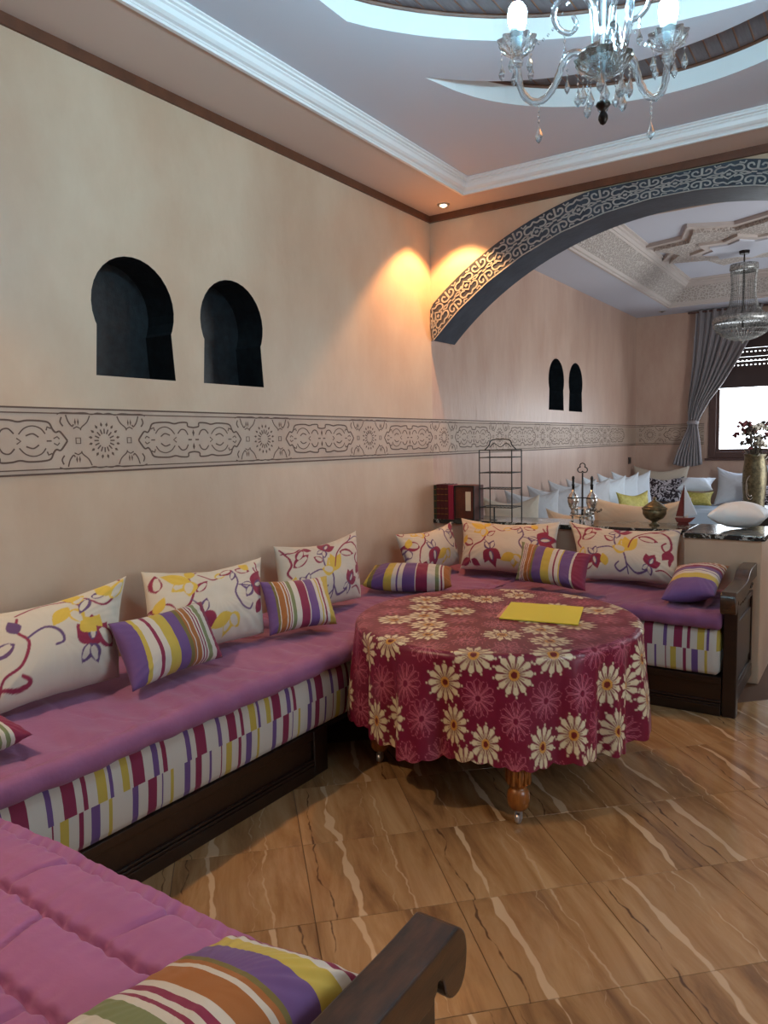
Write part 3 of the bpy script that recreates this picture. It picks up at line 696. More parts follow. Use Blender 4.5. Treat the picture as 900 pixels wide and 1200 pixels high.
# left bench
b1 = thing('wooden_bench', 'long dark wooden bench base running along the left wall', 'bench', (0, 0, 0))
board(b1, lambda d, l: (.8+d, l), .98, 2.50)
bx('corner_post', M_WOOD, (.715, .80, 2.50, 2.60, 0, .214), b1, bev=.006); bx('corner_post', M_WOOD, (.70, .77, 4.20, 4.27, 0, .195), b1, bev=.006)
bx('platform', M_WOOD, (.02, .79, .14, 4.97, .195, .214), b1)
b2 = thing('wooden_bench', 'short dark wooden bench base below the marble shelf, with one arm at its right end', 'bench')
board(b2, lambda d, l: (l, 4.2-d), .98, 2.214); bx('corner_post', M_WOOD, (.90, .98, 4.2, 4.28, 0, .214), b2, bev=.006)
bx('platform', M_WOOD, (.80, 2.214, 4.22, 4.97, .195, .214), b2)
make_arm(b2, 2.216, 2.292, 4.2, 1)
b3 = thing('wooden_bench', 'dark wooden bench at the bottom of the photo, its scrolled arm nearest the camera', 'bench')
board(b3, lambda d, l: (l, .96+d), .84, 2.236); bx('platform', M_WOOD, (.81, 2.236, .14, .94, .195, .214), b3)
make_arm(b3, 2.240, 2.322, .96, -1)

WHT, CRI, PUR, YEL, OLV, RST, GRN = RGB(192, 186, 178), RGB(124, 28, 66), RGB(98, 68, 124), RGB(180, 158, 66), RGB(108, 96, 48), RGB(150, 92, 42), RGB(112, 120, 82)
def stops(s):      # 'pos col width' list on white ground
    out = [(0, WHT)] if s[0][0] > 0 else []
    for p, w, c in s:
        out.append((p, c)); out.append((p+w, WHT))
    return [q for q in out if q[0] < .999]
def cstops(l): return stops(sorted((c-w/2 if c > w/2 else 0, w if c > w/2 else w/2, k) for c, w, k in l))
UP = cstops([(.0, .05, YEL), (.05, .018, PUR), (.131, .04, YEL), (.206, .072, CRI), (.313, .034, PUR), (.367, .024, CRI), (.522, .034, PUR), (.609, .07, CRI), (.737, .028, PUR), (.834, .066, CRI), (.912, .024, CRI), (.986, .026, YEL)])
LO = cstops([(.04, .018, YEL), (.179, .036, PUR), (.283, .058, CRI), (.346, .010, PUR), (.407, .018, YEL), (.506, .042, PUR), (.582, .046, CRI), (.667, .014, PUR), (.745, .010, CRI), (.802, .044, YEL), (.885, .022, CRI), (.96, .046, PUR)])
M_MATT = ramp_mat('striped_mattress_cover', [LO, UP], 1/.703)
def sweep(name, L0, L1, dl, prof, T, m, disp=None, uvy=None, bevend=.02):
    """prof (k,2) closed loop of (d,z); T(d,l,z)->xyz arrays"""
    prof = np.array(prof); ls = np.arange(L0, L1+dl/2, dl); k = len(prof)
    c = prof.mean(0); n = len(ls)
    D = np.repeat(prof[None, :, 0], n, 0); Z = np.repeat(prof[None, :, 1], n, 0); Lg = np.repeat(ls[:, None], k, 1)
    e = np.minimum(Lg-ls[0], ls[-1]-Lg); sh = np.where(e < bevend, (1-np.sqrt(np.clip(1-(1-e/bevend)**2, 0, 1)))*bevend, 0)
    dv = prof-c; nl = np.linalg.norm(dv, axis=1); D = D-dv[None, :, 0]/nl*sh; Z = Z-dv[None, :, 1]/nl*sh
    if disp is not None: D, Z = disp(D, Lg, Z)
    P = np.stack(T(D, Lg, Z), -1)
    P = np.concatenate([P, P[:, :1]], 1)
    uv = np.stack([np.concatenate([Lg, Lg[:, :1]], 1), np.repeat(np.append(uvy, uvy[0])[None] if uvy is not None else np.zeros((1, k+1)), n, 0)], -1)
    # cap rows
    for side, row in ((0, 0), (1, -1)):
        cen = np.repeat(P[row].mean(0)[None], k+1, 0)[None]; cu = uv[row][None]
        P = np.concatenate([cen, P] if side == 0 else [P, cen]); uv = np.concatenate([cu, uv] if side == 0 else [uv, cu])
    me = grid_mesh(name, P, uv); bm = bmesh.new(); bm.from_mesh(me); bmesh.ops.remove_doubles(bm, verts=bm.verts, dist=1e-6); bmesh.ops.recalc_face_normals(bm, faces=bm.faces); bm.to_mesh(me); bm.free()
    return link(name, me, m)
# mattress cross-section: upper side / bulging front
mp_ = [(.03, .22), (.03, .470), (.74, .477), (.775, .475), (.795, .462), (.803, .44), (.809, .40)]
mp_ += [(.812, .36), (.812, .3551), (.812, .355), (.811, .32), (.808, .28), (.804, .245), (.795, .224), (.77, .219)]
uvy = np.array([.6, .9, .9, .9, .9, .9, .9, .8, .51, .49, .3, .3, .2, .2, .1])
def mdisp(D, L, Z):
    k = (D > .78)
    return D+k*(.006*fbm(L*3, Z*3)), Z+k*.004*fbm(L*2+9, Z)
m1 = sweep('mattress', .975, 4.97, .02, mp_, lambda d, l, z: (d, l, z), M_MATT, mdisp, uvy)
tag(m1, 'long mattress in striped white, crimson and purple cover along the left wall', 'mattress')
m2 = sweep('mattress', .825, 2.205, .02, mp_, lambda d, l, z: (l, 5.0-d, z), M_MATT, mdisp, uvy)
tag(m2, 'short striped mattress on the bench below the marble shelf', 'mattress')
m3 = sweep('mattress', .03, 2.228, .03, mp_, lambda d, l, z: (l, .155+d, z), M_MATT, mdisp, uvy)
tag(m3, 'striped mattress under the quilt of the nearest bench', 'mattress')
# quilts
def qprof(z=.56, n=60, zb=.487):
    top = [(.02+(.80-.02)*i/n, z) for i in range(n+1)]
    fr = [(.825, z-.006), (.840, z-.022), (.845, z-.045), (.840, z-.068), (.828, z-.082), (.818, z-.086)]
    return top+fr+[(.80, zb), (.40, zb), (.02, zb)]
def groove(t, w): return np.exp(-(t/w)**2)
def qdisp_soft(D, L, Z):
    m = (Z > .50)
    h = .014*fbm(L*11+D*5, D*2.4, 3)+.012*fbm(L*2.3, D*2.3, 2)+.0045*np.sin(L*46+4*fbm(L*2, D*3))*np.clip((D-.45)*4, 0, 1)
    for y0 in np.arange(.2, 5, .34): h = h-.006*groove(L-y0-.05*np.sin(D*7+y0*9), .008)*(D < .78)
    h = h-.008*groove(D-.79, .007)
    fr = (D > .81)
    return D+fr*(.008*fbm(L*7, Z*4)+.004*np.sin(L*46)), Z+m*h*(~fr)+fr*.010*fbm(L*5, D, 2)
def qdisp_near(D, L, Z):
    m = (Z > .50)
    rows = [.04, .19, .34, .50, .655, .80]; h = .012*fbm(L*3, D*3, 2)+.007*fbm(L*14+D*4, D*4, 2)
    for i, r0 in enumerate(rows[1:-1]+[.80]):
        wob = .004*np.sin(L*90)+.008*fbm(L*5+i*3, D*0+i)
        h = h-.022*groove(D-r0-wob*.9, .0065)+.0035*np.sin(L*150+i)*np.exp(-np.abs(D-r0)/.022)
    for i in range(5):
        band = (D > rows[i]+.012) & (D < rows[i]+.125) if i < 4 else (D > .655)
        for k in range(16):
            l0 = .05+k*.33+(.165 if i % 2 else 0)
            h = h-.017*groove(L-l0-.015*np.sin(D*20+k), .0065)*((D > rows[i]+.0) & (D < rows[i]+.155))*np.clip(1.2-np.abs((D-rows[i]-.1)/.09), 0, 1)
    # puffiness between seams
    seam = np.array([.02]+rows[1:]+[.86]); dd = np.min(np.abs(D[..., None]-seam), -1); h = h+.012*np.clip(dd/.07, 0, 1)**.6
    fr = (D > .81)
    return D+fr*.005*fbm(L*7, Z*4), Z+m*h
q1 = sweep('quilt', .992, 4.98, .011, qprof(), lambda d, l, z: (d, l, z), M_QUILT, qdisp_soft)
tag(q1, 'mauve-purple quilt laid along the left wall bench', 'quilt')
q2 = sweep('quilt', .858, 2.212, .011, qprof(.565), lambda d, l, z: (l, 5.0-d, z), M_QUILT2, qdisp_soft)
tag(q2, 'deep purple quilt on the short bench below the marble shelf', 'quilt')
q3 = sweep('quilt', .02, 2.232, .006, qprof(.56, 150), lambda d, l, z: (l, .155+d-.02, z+.006), M_QUILTP, qdisp_near)
tag(q3, 'pink-purple quilt with deep stitched seams in the bottom left corner', 'quilt')

# ------------------------------------------------------------------ pillows
CREAM, C_CR, C_PU, C_YE = np.array(RGB(198, 188, 174)[:3]), np.array(RGB(134, 26, 62)[:3]), np.array(RGB(92, 62, 106)[:3]), np.array(RGB(206, 172, 66)[:3])
def seg_dist(X, Y, pts):
    d = np.full(X.shape, 9.0); tt = np.zeros(X.shape); n = len(pts)-1
    for i in range(n):
        ax, ay = pts[i]; bx_, by = pts[i+1]; vx, vy = bx_-ax, by-ay; L = vx*vx+vy*vy+1e-12
        t = np.clip(((X-ax)*vx+(Y-ay)*vy)/L, 0, 1); q = np.hypot(X-ax-t*vx, Y-ay-t*vy); k = q < d; d = np.where(k, q, d); tt = np.where(k, (i+t)/n, tt)
    return d, tt
class Paint:
    def __init__(s, X, Y, base): s.X, s.Y = X, Y; s.c = np.tile(base, X.shape+(1,)).astype(float)
    def blend(s, m, col): m = np.clip(m, 0, 1)[..., None]; s.c = s.c*(1-m)+col*m
    def stroke(s, pts, w, col, taper=.3):
        d, t = seg_dist(s.X, s.Y, cat(pts, 6)); ww = 1.25*w*(1-taper*np.abs(2*t-1)); s.blend((ww-d)/.002+.5, col)
    def leaf(s, x, y, ang, L, wd, col, hollow=None):
        a = math.radians(ang); u = (s.X-x)*math.cos(a)+(s.Y-y)*math.sin(a); v = -(s.X-x)*math.sin(a)+(s.Y-y)*math.cos(a)
        L = L*1.12; wd = wd*1.3; t = u/L; prof = wd*np.sin(PI*np.clip(t, 0, 1)**.8)*(t > 0)*(t < 1)
        s.blend((prof-np.abs(v))/.002+.5*(prof > 0), col)
        if hollow is not None: s.blend(((prof*.62-.001)-np.abs(v+.15*wd))/.002*(t > .12)*(t < .8), hollow)
    def tulip(s, x, y, ang, r):
        r *= 1.1
        s.leaf(x, y, ang+38, r*1.25, r*.36, C_CR); s.leaf(x, y, ang-38, r*1.25, r*.36, C_CR); s.leaf(x, y, ang+2, r*1.4, r*.42, C_CR); s.leaf(x+.15*r*math.cos(math.radians(ang)), y+.15*r*math.sin(math.radians(ang)), ang, r*.9, r*.20, C_PU, CREAM)
        s.leaf(x, y, ang+150, r*.9, r*.26, C_PU, CREAM); s.leaf(x, y, ang-150, r*.9, r*.26, C_PU, CREAM)
    def bloom(s, x, y, ang, r):
        r *= 1.15
        for d, L in ((45, 1.0), (-5, 1.3), (100, .9)): s.leaf(x, y, ang+d, r*L, r*.30, C_YE, CREAM if d != -5 else None)
def print_a(p, W_, H_):
    k = W_/.75
    S = lambda q: [(a*k, b) for a, b in q]
    p.stroke(S([(.10, .03), (.09, .09), (.13, .16), (.20, .20), (.23, .27), (.22, .35), (.28, .40)]), .0052, C_CR)
    p.leaf(.10*k, .055, 200, .09, .022, C_CR); p.leaf(.11*k, .05, 330, .07, .018, C_CR)
    p.leaf(.12*k, .17, 150, .11, .028, C_CR, CREAM); p.leaf(.24*k, .25, 40, .08, .02, C_CR, CREAM)
    p.bloom(.22*k, .33, 160, .085); p.leaf(.22*k, .35, 70, .08, .02, C_YE)
    p.tulip(.27*k, .13, 280, .075); p.stroke(S([(.21, .22), (.25, .18), (.27, .14)]), .003, C_PU)
    p.stroke(S([(.28, .37), (.35, .31), (.42, .33), (.50, .36)]), .004, C_CR); p.leaf(.37*k, .325, 20, .075, .02, C_YE, CREAM)
    p.stroke(S([(.50, .36), (.53, .28), (.50, .21), (.54, .14), (.60, .11), (.63, .14)]), .005, C_PU)
    p.leaf(.50*k, .37, 200, .08, .02, C_CR, CREAM); p.leaf(.52*k, .37, -20, .09, .02, C_CR, CREAM); p.leaf(.51*k, .35, 250, .06, .016, C_PU, CREAM)
    p.tulip(.64*k, .24, 20, .075); p.stroke(S([(.52, .26), (.58, .25), (.64, .24)]), .0035, C_PU)
    p.bloom(.46*k, .10, 210, .075); p.leaf(.66*k, .09, 60, .09, .02, C_CR); p.leaf(.62*k, .35, 130, .075, .018, C_YE)
    p.stroke(S([(.66, .36), (.70, .30), (.68, .40)]), .005, C_CR); p.leaf(.03*k, .30, 80, .09, .022, C_CR, CREAM); p.leaf(.02*k, .2, 60, .07, .018, C_YE); p.leaf(.02*k, .12, 100, .07, .018, C_PU, CREAM)
def print_b(p, W_, H_):
    k = W_/.75
    S = lambda q: [(a*k, b) for a, b in q]
    p.stroke(S([(.40, .02), (.395, .10), (.38, .16), (.33, .21), (.32, .27), (.34, .33)]), .005, C_PU)
    p.stroke(S([(.34, .17), (.28, .20), (.20, .19), (.15, .17)]), .004, C_PU); p.stroke(S([(.40, .06), (.34, .03), (.31, .06), (.34, .09)]), .005, C_PU)
    p.stroke(S([(.40, .08), (.45, .03), (.52, .04), (.56, .07)]), .005, C_PU)
    p.tulip(.35*k, .34, 50, .062); p.tulip(.15*k, .14, 280, .06); p.tulip(.56*k, .08, 60, .055)
    p.leaf(.31*k, .25, 140, .07, .02, C_CR, CREAM); p.bloom(.40*k, .17, 60, .085); p.leaf(.42*k, .18, 100, .11, .025, C_YE)
    p.stroke(S([(.42, .20), (.46, .29), (.54, .35), (.62, .38), (.66, .42)]), .0048, C_CR); p.leaf(.49*k, .30, -15, .12, .024, C_CR, CREAM)
    p.stroke(S([(.56, .36), (.64, .36), (.70, .31), (.715, .24), (.68, .20), (.655, .24), (.68, .27)]), .006, C_CR); p.leaf(.70*k, .22, 280, .08, .02, C_CR); p.leaf(.70*k, .20, 240, .07, .018, C_CR)
    p.stroke(S([(.62, .38), (.70, .40), (.75, .38)]), .004, C_PU)
    p.stroke(S([(.02, .40), (.05, .34), (.06, .28), (.03, .24), (.05, .20)]), .0055, C_CR); p.stroke(S([(.02, .37), (.10, .36), (.16, .38), (.20, .35)]), .0042, C_CR)
    p.leaf(.07*k, .26, 30, .12, .026, C_CR, CREAM); p.leaf(.10*k, .30, 50, .09, .02, C_CR, CREAM); p.leaf(.17*k, .38, -20, .06, .016, C_CR)
    p.leaf(.04*k, .12, 70, .08, .022, C_YE, CREAM); p.leaf(.05*k, .05, 20, .09, .02, C_CR, CREAM); p.leaf(.24*k, .06, 100, .08, .022, C_YE)
    p.stroke(S([(.60, .05), (.66, .06), (.72, .02)]), .004, C_CR); p.leaf(.70*k, .10, 80, .07, .008, C_CR)
def print_c(p, W_, H_):
    k = W_/.75
    S = lambda q: [(a*k, b) for a, b in q]
    p.stroke(S([(.12, .02), (.14, .08), (.22, .11), (.26, .19), (.22, .25), (.24, .32)]), .0055, C_CR); p.stroke(S([(.12, .05), (.20, .03), (.26, .04), (.22, .07)]), .007, C_CR)
    p.stroke(S([(.26, .21), (.34, .24), (.40, .21), (.42, .16), (.38, .15)]), .0052, C_PU); p.leaf(.20*k, .20, 200, .09, .022, C_PU, CREAM); p.leaf(.22*k, .24, 100, .07, .02, C_PU)
    p.tulip(.56*k, .12, 85, .075); p.leaf(.56*k, .17, 60, .075, .03, C_YE); p.leaf(.56*k, .17, 115, .075, .03, C_YE)
    p.stroke(S([(.24, .34), (.36, .38), (.46, .36), (.52, .30)]), .004, C_CR); p.leaf(.46*k, .32, 230, .10, .026, C_YE); p.leaf(.47*k, .30, 300, .09, .024, C_YE, CREAM); p.leaf(.48*k, .33, 40, .06, .02, C_YE, CREAM)
    p.stroke(S([(.54, .35), (.62, .29), (.68, .31), (.72, .38), (.70, .42)]), .0045, C_CR); p.leaf(.56*k, .34, 240, .08, .02, C_PU, CREAM); p.leaf(.57*k, .35, 350, .06, .016, C_PU, CREAM); p.leaf(.52*k, .36, 150, .07, .022, C_YE)
    p.leaf(.66*k, .33, 120, .10, .024, C_YE); p.leaf(.67*k, .31, 60, .10, .024, C_YE, CREAM); p.leaf(.68*k, .10, 130, .11, .028, C_CR, CREAM); p.leaf(.70*k, .14, 50, .08, .02, C_PU, CREAM)
    p.leaf(.04*k, .33, 20, .10, .028, C_YE, CREAM); p.leaf(.05*k, .24, 40, .09, .026, C_YE)
    p.leaf(.03*k, .10, 60, .10, .025, C_CR, CREAM); p.stroke(S([(.0, .15), (.05, .18), (.1, .15)]), .005, C_PU)
M_FLOR = attr_mat('floral_cotton')
CAMP = np.array((2.88, 0, 1.5))
def nearer(cs, k, dz=.012): return [np.array(c)+k*(CAMP-np.array(c))-np.array((0, 0, dz)) for c in cs]
def pillow(name, cs, thick, m, label, cat_='pillow', group=None, seed=0, printer=None, nu=56, nv=40, back=None, sag=.15, face=None, pinch=.07, puff=.5, dip=0.0):
    """cs = TL,TR,BR,BL corners in 3-D of the pillow's middle sheet"""
    TL, TR, BR, BL = [np.array(c, float) for c in cs]
    W_ = (np.linalg.norm(TR-TL)+np.linalg.norm(BR-BL))/2; H_ = (np.linalg.norm(TR-BR)+np.linalg.norm(TL-BL))/2
    org = (BL+BR)/2
    if printer: nu, nv = 170, 110
    u, v_ = np.meshgrid(np.linspace(0, 1, nu+1), np.linspace(0, 1, nv+1), indexing='ij')
    def surf(u, v_, side):
        a = 2*u-1; b = 2*v_-1
        uu = .5+a/2*(1-pinch*(1-b*b)); vv = .5+b/2*(1-(pinch*1.3+dip*(b > 0)*b)*(1-np.abs(a)**1.7))
        base = (BL*(1-uu)[..., None]+BR*uu[..., None])*(1-vv)[..., None]+(TL*(1-uu)[..., None]+TR*uu[..., None])*vv[..., None]
        ex = np.cross(BR-BL, TL-BL); ex /= np.linalg.norm(ex)
        if face is not None and np.dot(ex, face) < 0: ex = -ex
        t = thick*.5*np.power(np.clip(1-np.abs(a)**2.4, 0, 1), puff)*np.power(np.clip(1-np.abs(b)**2.4, 0, 1), puff)*(1-sag*b)
        e = np.minimum(1-np.abs(a), 1-np.abs(b))
        wr = .010*fbm(u*4+seed*5.1, v_*3+seed, 3)+.006*fbm(u*16+seed, v_*3+seed*2, 2)*np.clip(1-e*3, 0, 1)
        ang = np.arctan2(np.abs(b)-.0, np.abs(a)); rad = np.hypot(1-np.abs(a), 1-np.abs(b))
        cor = .007*np.sin(ang*34+seed)*np.exp(-rad*3.2)*np.clip(rad*5, 0, 1)
        return base+ex*((t+(wr+cor)*np.clip(t/(thick*.2), 0, 1))*side)[..., None]
    F = surf(u, v_, 1); B = surf(u, v_, -1)
    V = np.concatenate([F.reshape(-1, 3), B.reshape(-1, 3)])-org
    idx = np.arange((nu+1)*(nv+1)).reshape(nu+1, nv+1); q = np.stack([idx[:-1, :-1], idx[1:, :-1], idx[1:, 1:], idx[:-1, 1:]], -1).reshape(-1, 4)
    Q = np.concatenate([q, q[:, ::-1]+(nu+1)*(nv+1)]); uv = np.stack([u, v_], -1).reshape(-1, 2); uv = np.concatenate([uv, uv])
    cols = None
    if printer:
        p = Paint(u*W_, v_*H_, CREAM); printer(p, W_, H_); cols = np.concatenate([p.c.reshape(-1, 3), p.c.reshape(-1, 3)])
    me = raw_mesh(name, V, Q, uv, cols)
    bm = bmesh.new(); bm.from_mesh(me); bmesh.ops.remove_doubles(bm, verts=[w for w in bm.verts if w.is_boundary], dist=1e-5); bmesh.ops.recalc_face_normals(bm, faces=bm.faces); bm.to_mesh(me); bm.free()
    o = link(name, me, m, loc=org); tag(o, label, cat_, group); return o
GF = 'floral cushions on the purple benches'; GS = 'striped cushions on the purple benches'
fx, fy = (1, -.4, .3), (0, -1, .2)
pillow('floral_pillow', [(.120, 1.258, .905), (.330, 1.903, .980), (.405, 1.789, .600), (.409, 1.191, .600)], .20, M_FLOR, 'cream floral cushion cut off by the left edge of the photo', seed=1, printer=print_c, group=GF, dip=.16, face=fx)
pillow('floral_pillow', [(.120, 2.138, .944), (.300, 2.731, .940), (.425, 2.602, .595), (.391, 1.931, .600)], .20, M_FLOR, 'cream floral cushion in the middle of the left wall bench, behind two striped ones', seed=2, printer=print_a, group=GF, dip=.16, face=fx)
pillow('floral_pillow', [(.120, 3.019, .948), (.270, 3.590, .978), (.371, 3.485, .600), (.355, 2.805, .600)], .19, M_FLOR, 'upright cream floral cushion on the left bench beside the striped bolster', seed=3, printer=print_b, group=GF, dip=.16, face=fx)
pillow('floral_pillow', [(.105, 4.273, .868), (.239, 4.840, .906), (.330, 4.790, .605), (.31, 4.15, .600)], .18, M_FLOR, 'cream floral cushion tilted in the corner under the books', seed=4, printer=print_a, group=GF, dip=.16, face=(1, -1, .2))
pillow('floral_pillow', [(.300, 4.885, .933), (1.065, 4.885, .935), (1.164, 4.600, .600), (.423, 4.630, .600)], .19, M_FLOR, 'wide cream floral cushion under the marble shelf, left of the striped one', seed=5, printer=print_a, group=GF, dip=.16, face=fy)
pillow('floral_pillow', [(1.125, 4.895, .939), (1.862, 4.88, .923), (1.900, 4.67, .600), (1.270, 4.65, .600)], .19, M_FLOR, 'wide cream floral cushion under the marble shelf, nearest the wooden arm', seed=6, printer=print_b, group=GF, dip=.16, face=fy)
def sstops(l):
    out = []; p = 0
    for c, w in l: out.append((p, c)); p += w
    return out
S_A = sstops([(PUR, .13), (YEL, .04), (WHT, .08), (CRI, .035), (WHT, .055), (YEL, .11), (PUR, .12), (OLV, .04), (RST, .03), (WHT, .012), (RST, .05), (WHT, .015), (CRI, .014), (WHT, .02), (CRI, .016), (WHT, .02), (GRN, .055), (WHT, .06), (CRI, .098)])
S_B = sstops([(PUR, .09), (OLV, .035), (WHT, .01), (RST, .075), (WHT, .013), (RST, .03), (WHT, .013), (CRI, .012), (WHT, .02), (GRN, .05), (WHT, .08), (CRI, .12), (WHT, .015), (PUR, .13), (WHT, .05), (YEL, .025), (WHT, .025), (CRI, .03), (WHT, .05), (YEL, .127)])
S_C = sstops([(YEL, .05), (OLV, .05), (PUR, .13), (YEL, .09), (WHT, .05), (PUR, .02), (WHT, .05), (PUR, .14), (WHT, .012), (CRI, .13), (WHT, .09), (GRN, .04), (WHT, .02), (CRI, .02), (WHT, .02), (RST, .08)])
S_D = sstops([(GRN, .06), (WHT, .02), (CRI, .012), (WHT, .02), (CRI, .012), (WHT, .02), (RST, .06), (WHT, .01), (RST, .03), (OLV, .03), (PUR, .13), (YEL, .12), (WHT, .06), (CRI, .025), (WHT, .05), (YEL, .02), (PUR, .14), (WHT, .025), (CRI, .15)])
S_E = sstops([(PUR, .26), (YEL, .12), (WHT, .07), (PUR, .02), (WHT, .05), (PUR, .10), (CRI, .06), (WHT, .06), (CRI, .03), (WHT, .03), (RST, .05), (WHT, .04), (RST, .11)])
S_F = sstops([(WHT, .22), (GRN, .10), (WHT, .035), (CRI, .02), (WHT, .025), (CRI, .035), (WHT, .04), (RST, .10), (WHT, .025), (RST, .025), (OLV, .02), (PUR, .13), (YEL, .11), (WHT, .05), (CRI, .03), (WHT, .045)])
S_G = sstops([(CRI, .3), (WHT, .1), (RST, .08), (GRN, .10), (WHT, .06), (GRN, .06), (WHT, .06), (CRI, .24)])
def SM(n, s): return ramp_mat('striped_cotton_'+n, [s], .9999)
pillow('striped_pillow', nearer([(.400, 1.754, .838), (.390, 2.244, .833), (.520, 2.235, .600), (.575, 1.720, .605)], .012, .016), .14, SM('a', S_A), 'striped cushion with a wide purple left edge, leaning on the leftmost floral cushion', seed=7, group=GS, face=fx)
pillow('striped_pillow', nearer([(.360, 2.650, .849), (.420, 3.106, .811), (.610, 2.940, .605), (.470, 2.590, .605)], .012, .016), .14, SM('b', S_B), 'striped cushion with yellow right edge, leaning between two floral cushions on the left bench', seed=8, group=GS, face=fx)
pillow('striped_bolster', [(.150, 3.95, .700), (.620, 4.145, .690), (.72, 3.96, .615), (.235, 3.690, .625)], .15, SM('c', S_C), 'soft striped bolster lying in the bench corner behind the table', cat_='bolster', seed=9, group=GS, face=(0, -1, 1), puff=.42, pinch=.03)
pillow('striped_pillow', nearer([(.905, 4.600, .837), (1.405, 4.530, .793), (1.445, 4.290, .605), (.940, 4.410, .610)], .035, .010), .13, SM('d', S_D), 'striped cushion with a crimson right edge, in front of the two wide floral cushions', seed=10, group=GS, face=fy)
me_e = ramp_mat('striped_cotton_e', [S_E], .9999)
p5 = pillow('striped_pillow', [(2.165, 4.27, .640), (2.150, 4.82, .720), (1.855, 4.75, .690), (1.900, 4.19, .610)], .15, me_e, 'striped cushion lying against the wooden arm of the short bench', seed=11, group=GS, face=(0, 0, 1))
# stripes run across its depth: swap its UV axes
def swap_uv(o, flip=False):
    d = o.data.uv_layers[0].data; a = np.zeros(len(d)*2, np.float32); d.foreach_get('uv', a); a = a.reshape(-1, 2)[:, ::-1].copy()
    if flip: a[:, 0] = 1-a[:, 0]
    a[:, 0] = np.clip(a[:, 0], 0, .999); d.foreach_set('uv', a.ravel())
def flip_u(o):
    d = o.data.uv_layers[0].data; a = np.zeros(len(d)*2, np.float32); d.foreach_get('uv', a); a = a.reshape(-1, 2); a[:, 0] = .9999-a[:, 0]*.9998; d.foreach_set('uv', a.ravel())
flip_u(p5); swap = None
d = p5.data.uv_layers[0].data; a = np.zeros(len(d)*2, np.float32); d.foreach_get('uv', a); a = a.reshape(-1, 2); a[:, 0] = 1-a[:, 0]*1.0; a[:, 0] = np.clip(a[:, 0], 0, .999); d.foreach_set('uv', a.ravel())
p6 = pillow('striped_pillow', [(1.90, .50, .655), (1.975, .86, .65), (2.222, .90, .65), (2.222, .45, .655)], .14, SM('f', S_F), 'bright striped cushion against the nearest scrolled arm, at the bottom of the photo', seed=12, group=GS, face=(0, 0, 1), nu=110, nv=110)
pillow('striped_pillow', [(.42, 1.03, .64), (.44, 1.24, .645), (.73, 1.235, .625), (.71, 1.03, .62)], .09, SM('g', S_G), 'green and white striped cushion tip at the left edge of the photo', seed=13, group=GS, face=(0, 0, 1))

# ------------------------------------------------------------------ round table with flowered cloth
TC = (1.408, 3.118); TZ = .685; TR_ = .645
tb = thing('round_table', 'round honey-coloured wooden table on castors, hidden to the shins by its cloth', 'table', (TC[0], TC[1], 0))
MB().lathe([(.001, TZ-.036), (.61, TZ-.036), (.632, TZ-.030), (.638, TZ-.018), (.632, TZ-.006), (.001, TZ-.006)], n=64).obj('tabletop', M_HONEY, tb, smooth=False)
la = [(.338, -.518), (-.444, -.333), (.448, .328), (-.335, .512)]
for (ax, ay) in la:
    L = MB().lathe([(.034, .60), (.036, .38), (.030, .33), (.040, .325), (.042, .31), (.034, .30), (.040, .285), (.043, .25), (.045, .20), (.040, .165), (.031, .158), (.028, .150), (.033, .146), (.043, .130), (.045, .105), (.040, .075), (.030, .062), (.001, .060)], n=24).obj('leg', M_HONEY, tb, smooth=True, loc=(ax, ay, 0))
    fl_ = MB()
    for k in range(12):
        a = 2*PI*k/12; fl_.tube([(.044*math.cos(a), .044*math.sin(a), .275), (.0455*math.cos(a), .0455*math.sin(a), .17)], .006, 5)
    fl_.obj('fluting', M_HONEY, L)
    MB().tube([(0, 0, .062), (0, 0, .046)], .010, 8).box(-.012, -.009, -.012, .012, .016, .048).box(.009, .012, -.012, .012, .016, .048).obj('castor_fork', M_CASTOR, L)
    MB().lathe([(.001, -.008), (.019, -.008), (.021, -.005), (.021, .005), (.019, .008), (.001, .008)], (0, 0, .0215), 20, axis=0).obj('castor_wheel', M_CASTOR, L, smooth=True)
MB().box(-.40, .40, -.40, -.38, .56, TZ-.036).box(-.40, .40, .38, .40, .56, TZ-.036).box(-.40, -.38, -.38, .38, .56, TZ-.036).box(.38, .40, -.38, .38, .56, TZ-.036).obj('apron', M_HONEY, tb).rotation_euler = (0, 0, math.radians(13))
